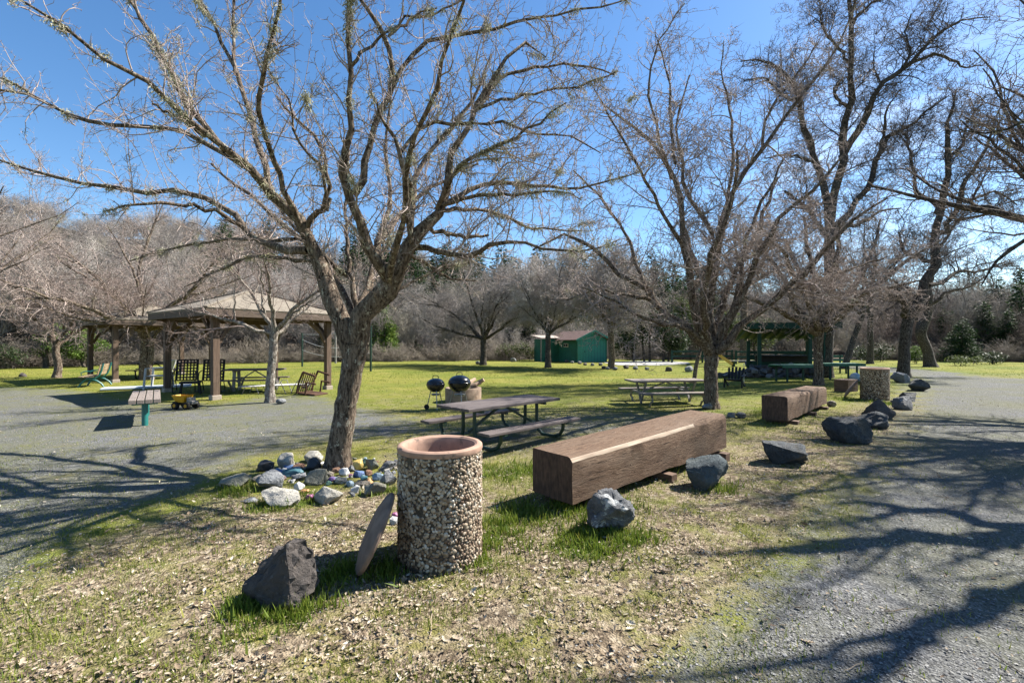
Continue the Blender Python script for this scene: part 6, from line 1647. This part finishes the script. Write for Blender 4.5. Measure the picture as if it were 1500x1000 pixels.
# toy dump truck
p = G(265, 600); root = empty('toy_truck', (p.x, p.y + .15, 0), R(-12), 'yellow toy dump truck with black wheels left of the gazebo post', 'toy'); root.scale = (.84, .84, .84)
mb = MB(); k = 1.0
mb.add([(-.33, -.15, .40), (-.33, .15, .40), (.12, -.15, .40), (.12, .15, .40), (-.22, -.12, .20), (-.22, .12, .20), (.06, -.12, .20), (.06, .12, .20), (.22, -.13, .43), (.22, .13, .43)],
       [(4, 5, 7, 6), (0, 4, 6, 2), (1, 3, 7, 5), (0, 1, 5, 4), (2, 6, 7, 3), (2, 3, 9, 8), (3, 2, 8, 9)])
mb.build('dump_bed', M['yellow'], root)
mb = MB(); mb.box((0, 0, .15), (.56, .14, .07)); mb.build('chassis', M['black_metal'], root, .008)
mb = MB(); mb.box((.2, 0, .25), (.12, .20, .18)); mb.box((.28, 0, .20), (.10, .18, .10)); cab = mb.build('cab', M['galv'], root, .012)
for x in (-.19, .20):
    for s in (-1, 1):
        mb = MB(); Mx = Matrix.Rotation(R(90), 4, 'X'); mb.lathe([(.04, -.045), (.10, -.045), (.11, -.03), (.11, .03), (.10, .045), (.04, .045)], 18, (x, s * .15, .11), Mx); w = mb.build('wheel', M['tyre'], root, smooth=True)
        mb = MB(); mb.lathe([(.001, .048), (.05, .048), (.055, .03)], 14, (x, s * .15, .11), Matrix.Rotation(R(90 if s < 0 else -90), 4, 'X')); mb.build('hub', M['yellow'], w)

# kettle grills
def grill(loc, r, zc, label, small):
    root = empty('kettle_grill', loc, R(20), label, 'grill', 'black kettle grills')
    mb = MB(); mb.lathe([(r * math.cos(a), zc + r * .82 * math.sin(a)) for a in np.linspace(-1.35, -.03, 12)] + [(r * .97, zc)], 36); mb.build('bowl', M['black'], root, smooth=True)
    mb = MB(); mb.lathe([(r * 1.03, zc - .005), (r * 1.035, zc + .02)] + [(r * 1.0 * math.cos(a), zc + .02 + r * .66 * math.sin(a)) for a in np.linspace(.06, 1.55, 12)], 36); lid = mb.build('lid', M['black'], root, smooth=True)
    mb = MB(); zt = zc + .02 + r * .66
    mb.tube([(-.07, 0, zt - .01), (-.065, 0, zt + .05), (-.03, 0, zt + .065), (.03, 0, zt + .065), (.065, 0, zt + .05), (.07, 0, zt - .01)], .009, 7); mb.build('handle', M['black_metal'], lid, smooth=True)
    for i in range(3):
        a = .5 + i * 2.094; mb = MB(); mb.tube([(r * .55 * math.cos(a), r * .55 * math.sin(a), zc - r * .6), (r * 1.05 * math.cos(a), r * 1.05 * math.sin(a), .02)], .012, 7); mb.build('leg', M['steel'], root, smooth=True)
    mb = MB(); mb.lathe([(.001, zc - r * 1.15), (r * .45, zc - r * 1.15), (r * .5, zc - r * .98)], 20); mb.build('ash_catcher', M['steel'], root, smooth=True)
    for i in range(2):
        a = .5 + i * 2.094; mb = MB(); mb.lathe([(.001, -.02), (.06, -.02), (.065, 0), (.06, .02), (.001, .02)], 14, (r * 1.07 * math.cos(a), r * 1.07 * math.sin(a), .065), Matrix.Rotation(R(90), 4, 'X') @ Matrix.Rotation(a, 4, 'Y')); mb.build('wheel', M['tyre'], root, smooth=True)
    return root
p = G(638, 600); grill((p.x, p.y, 0), .215, .60, 'smaller black kettle grill on thin tripod legs, left of the two', True)
p = G(673, 598); grill((p.x, p.y, 0), .275, .62, 'larger black kettle grill beside the smaller one, behind the picnic table', False)
# fire ring with wood
p = G(676, 590.5); root = tag(empty('fire_ring', (p.x, p.y + .45, 0)), 'round weathered concrete fire ring standing behind the two kettle grills', 'fire ring')
mb = MB(); mb.lathe([(.50, -.05), (.50, .36), (.485, .38), (.41, .38), (.40, .36), (.40, .1), (.001, .1)], 40); mb.build('wall', M['tan_conc'], root, smooth=True)
for i, (dx, dy, a, t) in enumerate(((.28, -.05, .5, .35), (.36, .08, -.2, .5), (.2, .15, 1.2, .2), (.12, -.1, .2, .15))):
    mb = MB(); c = Vector((p.x + dx, p.y + .45 + dy, .43 + .05 * i * (i < 3))); d = Vector((math.cos(a) * math.cos(t), math.sin(a) * math.cos(t), math.sin(t))) * .24
    mb.tube([c - d, c - d * .3, c + d], [.06, .065, .055], 7)
    tag(mb.build('firewood', M['log'], None), 'split log lying in the concrete fire ring', 'log', 'logs in the fire ring')
# small dark low table by the grills
p = G(655, 603); mb = MB()

# ------------------------------------------------------------------ shed with lean-to
SA = Vector((5.44, 38.2)); ux = Vector((2.5, 1.15)).normalized(); uy = Vector((-ux.y, ux.x))
root = empty('shed', (SA.x, SA.y, 0), math.atan2(ux.y, ux.x), 'green boarded shed with a red brown gabled roof across the lawn', 'shed')
Ws, Ds, hs, hp = 3.05, 4.6, 1.95, 2.62
mb = MB(); mb.add([(0, 0, 0), (Ws, 0, 0), (Ws, 0, hs), (Ws / 2, 0, hp), (0, 0, hs)], [(0, 1, 2, 3, 4)]); mb.add([(0, .06, 0), (Ws, .06, 0), (Ws, .06, hs), (Ws / 2, .06, hp), (0, .06, hs)], [(4, 3, 2, 1, 0)])
wf = mb.build('front_wall', M['shed_front'], root)
mb = MB(); mb.box((.03, Ds / 2 + .03, hs / 2), (.06, Ds - .07, hs)); mb.box((Ws - .03, Ds / 2 + .03, hs / 2), (.06, Ds - .07, hs)); mb.box((Ws / 2, Ds - .03, hs / 2), (Ws - .13, .06, hs)); mb.build('side_wall', M['shed_side'], root)
mb = MB(); mb.box((.46, -.02, .92), (.74, .04, 1.82)); dr = mb.build('door', M['shed_front'], root)
mb = MB(); mb.box((.76, -.05, .92), (.04, .05, .12)); mb.build('handle', M['black_metal'], dr)
mb = MB(); mb.box((.04, -.025, 1.0), (.09, .05, 1.95)); mb.box((Ws - .04, -.025, 1.0), (.09, .05, 1.95)); mb.build('corner_trim', M['shed_side'], root)
ov = .35
mb = MB()
for s in (0, 1):
    x0 = -ov if s == 0 else Ws + ov; z0 = hs - ov * (hp - hs) / (Ws / 2)
    a, b_, c, d = (x0, -.45, z0 + .05), (Ws / 2, -.45, hp + .05), (Ws / 2, Ds + .3, hp + .05), (x0, Ds + .3, z0 + .05)
    lo = [(p_[0], p_[1], p_[2] + .07) for p_ in (a, b_, c, d)]
    mb.add([a, b_, c, d] + lo, [(0, 1, 2, 3), (4, 5, 6, 7), (0, 1, 5, 4), (1, 2, 6, 5), (2, 3, 7, 6), (3, 0, 4, 7)])
rf = mb.build('roof', M['shingle_red'], root)
mb = MB()
for s in (0, 1):
    x0 = -ov if s == 0 else Ws + ov; z0 = hs - ov * (hp - hs) / (Ws / 2)
    mb.bar((x0, -.47, z0 + .06), (Ws / 2, -.47, hp + .06), .03, .16)
mb.build('barge_board', M['shed_front'], rf)
mb = MB()
for y_ in (1.7,): mb.box((-.02, y_, 1.45), (.05, .72, .34))
wn = mb.build('window', M['cream'], root)
mb = MB(); mb.box((-.035, 1.53, 1.45), (.05, .26, .22)); mb.box((-.035, 1.87, 1.45), (.05, .26, .22)); mb.build('pane', M['window'], wn)
lt = empty('lean_to', (4.15 - .35, 41.2, 0), math.atan2(ux.y, ux.x), 'dark lean-to with a flat white roof at the left end of the green shed', 'shed')
mb = MB(); mb.box((-.35, .5, 1.0), (1.9, 1.8, 2.0)); mb.build('wall', M['shed_side'], lt)
mb = MB(); mb.add([(-1.6, -.55, 2.05), (.9, -.55, 2.05), (.9, 1.5, 2.32), (-1.6, 1.5, 2.32), (-1.6, -.55, 2.10), (.9, -.55, 2.10), (.9, 1.5, 2.37), (-1.6, 1.5, 2.37)], [(0, 1, 2, 3), (4, 5, 6, 7), (0, 1, 5, 4), (1, 2, 6, 5), (2, 3, 7, 6), (3, 0, 4, 7)]); mb.build('roof', mat('white_roof', (.50, .41, .34), (.40, .33, .28), 3, bmp=.1), lt)
mb = MB(); mb.box((-1.66, -.62, 1.02), (.09, .09, 2.04)); mb.build('post', M['galv'], lt)
mb = MB(); mb.box((.68, -.44, .95), (.12, .05, 1.9)); mb.build('door_frame', M['plank_tan'], lt)

# ------------------------------------------------------------------ dark green shelter
root = empty('shelter', (11.95, 22.2, 0), R(-17), 'open dark green shelter on a rough stone base behind the spreading tree', 'shelter')
Wg, Dg = 2.9, 2.6
for x, y_ in ((.1, 0), (2.25, 0), (.1, Dg), (Wg, Dg), (Wg + .0, .1)):
    hz = 2.25 if y_ < 1 else 1.75
    mb = MB(); mb.box((x, y_, hz / 2), (.16, .16, hz)); mb.build('post', M['shelter_green'], root, .006)
mb = MB(); a = [(-.55, -.6, 2.52), (Wg + .45, -.6, 2.52), (Wg + .45, Dg + .5, 1.86), (-.55, Dg + .5, 1.86)]
mb.add(a + [(x, y_, z + .07) for x, y_, z in a], [(3, 2, 1, 0), (4, 5, 6, 7), (0, 1, 5, 4), (1, 2, 6, 5), (2, 3, 7, 6), (3, 0, 4, 7)]); rf = mb.build('roof', M['shelter_green'], root)
mb = MB(); mb.box((Wg / 2 - .05, -.63, 2.42), (Wg + 1.0, .04, .24)); mb.build('fascia', M['shelter_green'], rf)
mb = MB()
for i in range(10): x = -.4 + i * .41; mb.bar((x, -.55, 2.44), (x, Dg + .45, 1.79), .05, .12)
mb.build('rafter', M['shelter_green'], rf)
mb = MB(); mb.box((Wg / 2, 1.2, .98), (Wg - .3, .5, .06)); mb.box((Wg / 2, 1.4, .82), (Wg - .4, .08, .30)); mb.build('counter', M['black_metal'], root, .006)
mb = MB(); mb.box((Wg / 2, Dg, 1.12), (Wg, .06, .16)); mb.box((Wg / 2, Dg, .86), (Wg, .06, .28)); mb.box((Wg / 2, Dg, .5), (Wg, .06, .36)); mb.build('rail', M['shelter_green'], root)  # back boards deepened into an added panel that darkens the shelter's inside
# the stone base: separate field stones piled up in front
rs = np.random.default_rng(77); k = 0
for row in range(3):
    for i in range(15):
        if row == 2 and i % 3 == 0: continue
        x = 11.0 + i * .245 + rs.uniform(-.05, .05) + .1 * row; y_ = 21.35 + rs.uniform(-.1, .1) + row * .1; s = rs.uniform(.22, .38)
        me = hull_mesh('rock', (s * 1.25, s, s * .85), 900 + k, 14); k += 1
        mt = ('rk_blue', 'rk_lgrey', 'rk_dark', 'rk_grey', 'rk_blue', 'rk_dark')[rs.integers(0, 6)]
        tag(link_mesh('rock', me, M[mt], None, (x, y_, row * .21 - .03), rs.uniform(0, 6)), 'field stone in the rough wall before the green shelter', 'rock', 'stones piled before the green shelter')
for i in range(6):
    me = hull_mesh('rock', (.4, .34, .26), 960 + i, 14)
    tag(link_mesh('rock', me, M[('rk_blue', 'rk_grey')[i % 2]], None, (9.9 + .26 * i, 21.5 + rs.uniform(-.1, .1), -.02 + .03 * i)), 'field stone at the low left end of the shelter wall', 'rock', 'stones piled before the green shelter')
mb = MB(); mb.box((0, 0, .30), (3.1, .5, .60)); tag(mb.build('stone_wall', M['rk_dark'], None, .05, loc=(13.1, 21.95, -.05)), 'dark rough stone core wall under the green shelter', 'wall')

def green_table(loc, rz, L, label):
    root = empty('green_table', loc, rz, label, 'table', 'green tables beside the shelter')
    mb = MB()
    for i in range(3): mb.box((0, -.26 + .26 * i, .70), (L, .25, .045))
    top = mb.build('tabletop', M['green_top'], root, .005)
    mb = MB(); mb.box((0, -.40, .655), (L, .03, .10)); mb.box((0, .40, .655), (L, .03, .10)); mb.build('apron', M['green_top'], top)
    for sx in (-1, 1):
        for sy in (-1, 1):
            mb = MB(); mb.box((sx * (L / 2 - .3), sy * .3, .34), (.06, .06, .68)); mb.build('leg', M['shelter_green'], root)
    return root
p = G(1172, 560); green_table((p.x, p.y + .3, 0), R(10), 1.9, 'green table in front of the stone wall, left of the spreading tree trunk')
p = G(1237, 556); green_table((p.x, p.y + .3, 0), R(-6), 1.7, 'green table right of the spreading tree trunk')
p = G(1232, 549); root = empty('green_bench', (p.x, p.y + .9, 0), R(4), 'green slatted bench behind the right green table', 'bench')
mb = MB(); mb.box((0, 0, .45), (2.0, .4, .05)); mb.build('seat', M['green_top'], root)
mb = MB(); mb.box((0, .22, .72), (2.0, .04, .12)); mb.box((0, .24, .92), (2.0, .04, .12)); mb.build('backrest', M['green_top'], root)
for x in (-.85, 0, .85):
    mb = MB(); mb.box((x, .25, .5), (.06, .06, 1.0)); mb.box((x, -.15, .22), (.06, .06, .44)); mb.build('leg', M['shelter_green'], root)
# small dark garden chair
p = G(1082, 568); root = empty('garden_chair', (p.x, p.y + .3, 0), R(-35), 'small dark low garden chair on the grass left of the stone wall', 'chair')
mb = MB()
for i in range(4): mb.box((0, -.28 + .13 * i, .30 - .025 * i), (.52, .11, .025))
mb.build('seat', M['black_metal'], root)
mb = MB()
for i in range(5): x = -.2 + .1 * i; mb.bar((x, .16, .22), (x * 1.25, .42, .72 - .8 * x * x), .08, .02, (0, 1, 0))
mb.build('backrest', M['black_metal'], root)
for s in (-1, 1):
    mb = MB(); mb.bar((s * .31, -.34, .42), (s * .31, .32, .44), .1, .025); mb.build('armrest', M['black_metal'], root)
    mb = MB(); mb.box((s * .29, -.30, .21), (.04, .08, .42)); mb.build('leg', M['black_metal'], root)
    mb = MB(); mb.bar((s * .28, -.3, .28), (s * .28, .5, 0), .04, .08); mb.build('leg', M['black_metal'], root)
# thin white stake beside it
p = G(1090, 560); mb = MB(); mb.tube([(0, 0, 0), (0, 0, .75)], .012, 7); mb.tube([(0, 0, .75), (0, 0, .78)], .022, 7); tag(mb.build('stake', M['white'], None, loc=(p.x, p.y, 0)), 'thin white stake standing behind the small dark chair', 'stake')

# ------------------------------------------------------------------ playground, fences, posts
def rail_fence(pts, label, hts=(.95, .55), every=2.4):
    a, b_ = Vector(pts[0]), Vector(pts[1]); L = (b_ - a).length
    root = empty('rail_fence', (a.x, a.y, 0), math.atan2((b_ - a).y, (b_ - a).x), label, 'fence', 'green rail fences behind the playground')
    for h in hts: mb = MB(); mb.box((L / 2, 0, h), (L, .05, .13)); mb.build('rail', M['rail'], root)
    n = max(2, int(L / every) + 1)
    for i in range(n): mb = MB(); mb.box((L * i / (n - 1), .05, .53), (.11, .11, 1.06)); mb.build('post', M['rail'], root)
rail_fence(((13.2, 37.5, 0), (18.6, 38.4, 0)), 'green rail fence left of the playground, behind the sand')
rail_fence(((17.5, 35.5, 0), (24, 36, 0)), 'green rail fence right of the playground slide')
root = empty('playground_slide', (13.75, 31.5, 0), R(-12), 'small playground tower with a yellow slide beyond the second tree', 'playground')
mb = MB(); mb.bar((.25, 0, .98), (1.35, 0, .12), .42, .04); mb.bar((.25, -.21, 1.06), (1.35, -.21, .2), .04, .14); mb.bar((.25, .21, 1.06), (1.35, .21, .2), .04, .14); mb.build('slide', M['slide'], root)
mb = MB(); mb.box((0, 0, .95), (.7, .7, .06)); mb.build('platform', M['green_paint'], root)
for x in (-.3, .3):
    for y_ in (-.3, .3): mb = MB(); mb.box((x, y_, .85), (.07, .07, 1.7)); mb.build('post', M['blue'], root)
mb = MB(); mb.bar((-.3, -.3, 1.35), (.3, -.3, 1.35), .04, .05); mb.bar((-.3, .3, 1.35), (.3, .3, 1.35), .04, .05); mb.build('rail', M['blue'], root)
root = empty('low_bench', (15.9, 31.5, 0), R(5), 'low pale bench right of the playground slide', 'bench')
mb = MB(); mb.box((0, 0, .4), (1.7, .35, .06)); mb.build('seat', M['galv'], root)
for x in (-.6, .6): mb = MB(); mb.box((x, 0, .19), (.07, .3, .38)); mb.build('leg', M['rail'], root)
p = G(1098, 536); mb = MB(); mb.lathe([(.001, 0), (.25, 0), (.3, .2), (.28, .38), (.001, .4)], 18); tag(mb.build('blue_tub', M['blue'], None, 0, True, loc=(p.x, p.y, 0)), 'blue tub beside the low bench at the playground', 'tub')
def pole(px, pyb, ytop, r, mt, label):
    p = G(px, pyb); h = H0 - (ytop - Y0) * p.y / F
    mb = MB(); mb.tube([(0, 0, -.1), (0, 0, h)], r, 10); mb.lathe([(.001, h + .02), (r * 1.3, h + .02), (r * 1.3, h - .03), (r, h - .03)], 10)
    for z in (h * .9, h * .55): mb.bar((0, -r, z), (.10, -r - .02, z + .02), .02, .02)
    tag(mb.build('pole', M[mt], None, loc=(p.x, p.y, 0)), label, 'pole'); return p, h
a, ha = pole(442.5, 537, 488, .06, 'green_paint', 'thin dark green pole on the lawn seen under the gazebo roof')
b_, hb_ = pole(543, 544, 478, .06, 'green_paint', 'thin dark green pole on the lawn right of the front trunk')
c, hc = pole(491.5, 532, 466, .08, 'galv', 'pale metal pole beside the right post of the gazebo')
def wire(p0, p1, sag, label):
    p0, p1 = Vector(p0), Vector(p1); pts = [p0.lerp(p1, t) - Vector((0, 0, sag * 4 * t * (1 - t))) for t in np.linspace(0, 1, 14)]
    mb = MB(); mb.tube(pts, .012, 5); tag(mb.build('clothes_line', M['white'], None), label, 'line', 'pale lines strung between the poles')
wire((a.x, a.y, ha * .97), (b_.x, b_.y, hb_ * .97), .15, 'uppermost pale line strung between the two green poles')
wire((a.x, a.y, ha * .82), (b_.x, b_.y, hb_ * .72), .55, 'middle sagging pale line between the two green poles')
wire((a.x, a.y, ha * .5), (b_.x, b_.y, hb_ * .42), .35, 'lowest pale line between the two green poles')

# ------------------------------------------------------------------ light, sky, camera
sun_az, sun_el = R(24), R(46)       # towards the right and slightly away from the camera
sd = Vector((math.cos(sun_el) * math.cos(sun_az), math.cos(sun_el) * math.sin(sun_az), math.sin(sun_el)))
ld = bpy.data.lights.new('sun', 'SUN'); ld.energy = 5.0; ld.angle = R(.53); ld.color = (1, .95, .87)
lo = bpy.data.objects.new('sun', ld); C.objects.link(lo); lo.rotation_euler = (-sd).to_track_quat('-Z', 'Y').to_euler()
w = bpy.data.worlds.new('World'); bpy.context.scene.world = w; w.use_nodes = True
nt = w.node_tree; bg = nt.nodes['Background']
sky = nt.nodes.new('ShaderNodeTexSky'); sky.sky_type = 'NISHITA'; sky.sun_disc = False
sky.sun_elevation = sun_el; sky.sun_rotation = math.pi / 2 - sun_az
sky.altitude = 300; sky.air_density = 1.0; sky.dust_density = .35; sky.ozone_density = 2.0
hs_ = nt.nodes.new('ShaderNodeHueSaturation'); hs_.inputs['Saturation'].default_value = 1.22; hs_.inputs['Value'].default_value = 1.0
nt.links.new(sky.outputs[0], hs_.inputs['Color'])
# thin bright cloud low on the right
tc = nt.nodes.new('ShaderNodeTexCoord'); mp = nt.nodes.new('ShaderNodeMapping'); mp.inputs['Scale'].default_value = (1, 1, 3.2)
nt.links.new(tc.outputs['Generated'], mp.inputs['Vector'])
cn = noise(nt, mp.outputs['Vector'], 3.2, 7, .62, .5)
dt = nt.nodes.new('ShaderNodeVectorMath'); dt.operation = 'DOT_PRODUCT'; dt.inputs[1].default_value = (.66, .72, .22)
nt.links.new(tc.outputs['Generated'], dt.inputs[0])
dm = ramp(nt, dt.outputs['Value'], [(.93, g(0)), (1.0, g(.4))])
cf = mixc(nt, 1.0, ramp(nt, cn, [(.52, g(0)), (.76, g(1))]), dm, 'MULTIPLY')
skc = mixc(nt, cf, hs_.outputs['Color'], (9, 9.3, 9.8))
nt.links.new(skc, bg.inputs['Color'])
bg.inputs['Strength'].default_value = .07
cd = bpy.data.cameras.new('camera'); co = bpy.data.objects.new('camera', cd); C.objects.link(co)
co.location = (0, 0, H0); co.rotation_euler = (R(90), 0, 0)
cd.lens = 16; cd.sensor_width = 36; cd.shift_y = 3 / 1500; cd.clip_start = .05; cd.clip_end = 3000
# real-world reflectances: every painted-in colour above is scaled to a measured level
for m_ in bpy.data.materials:
    if not m_.use_nodes: continue
    t_ = m_.node_tree
    for nd in list(t_.nodes):
        if nd.type in ('BSDF_PRINCIPLED', 'BSDF_TRANSLUCENT'):
            s_ = nd.inputs['Base Color' if nd.type == 'BSDF_PRINCIPLED' else 'Color']
            if s_.is_linked: t_.links.new(mixc(t_, 1.0, s_.links[0].from_socket, g(.68), 'MULTIPLY'), s_)
sc_ = bpy.context.scene; sc_.camera = co
sc_.view_settings.view_transform = 'Standard'; sc_.view_settings.look = 'None'; sc_.view_settings.gamma = 1; sc_.view_settings.exposure = 1.6
sc_.cycles.max_bounces = 6; sc_.cycles.diffuse_bounces = 3; sc_.cycles.transmission_bounces = 3
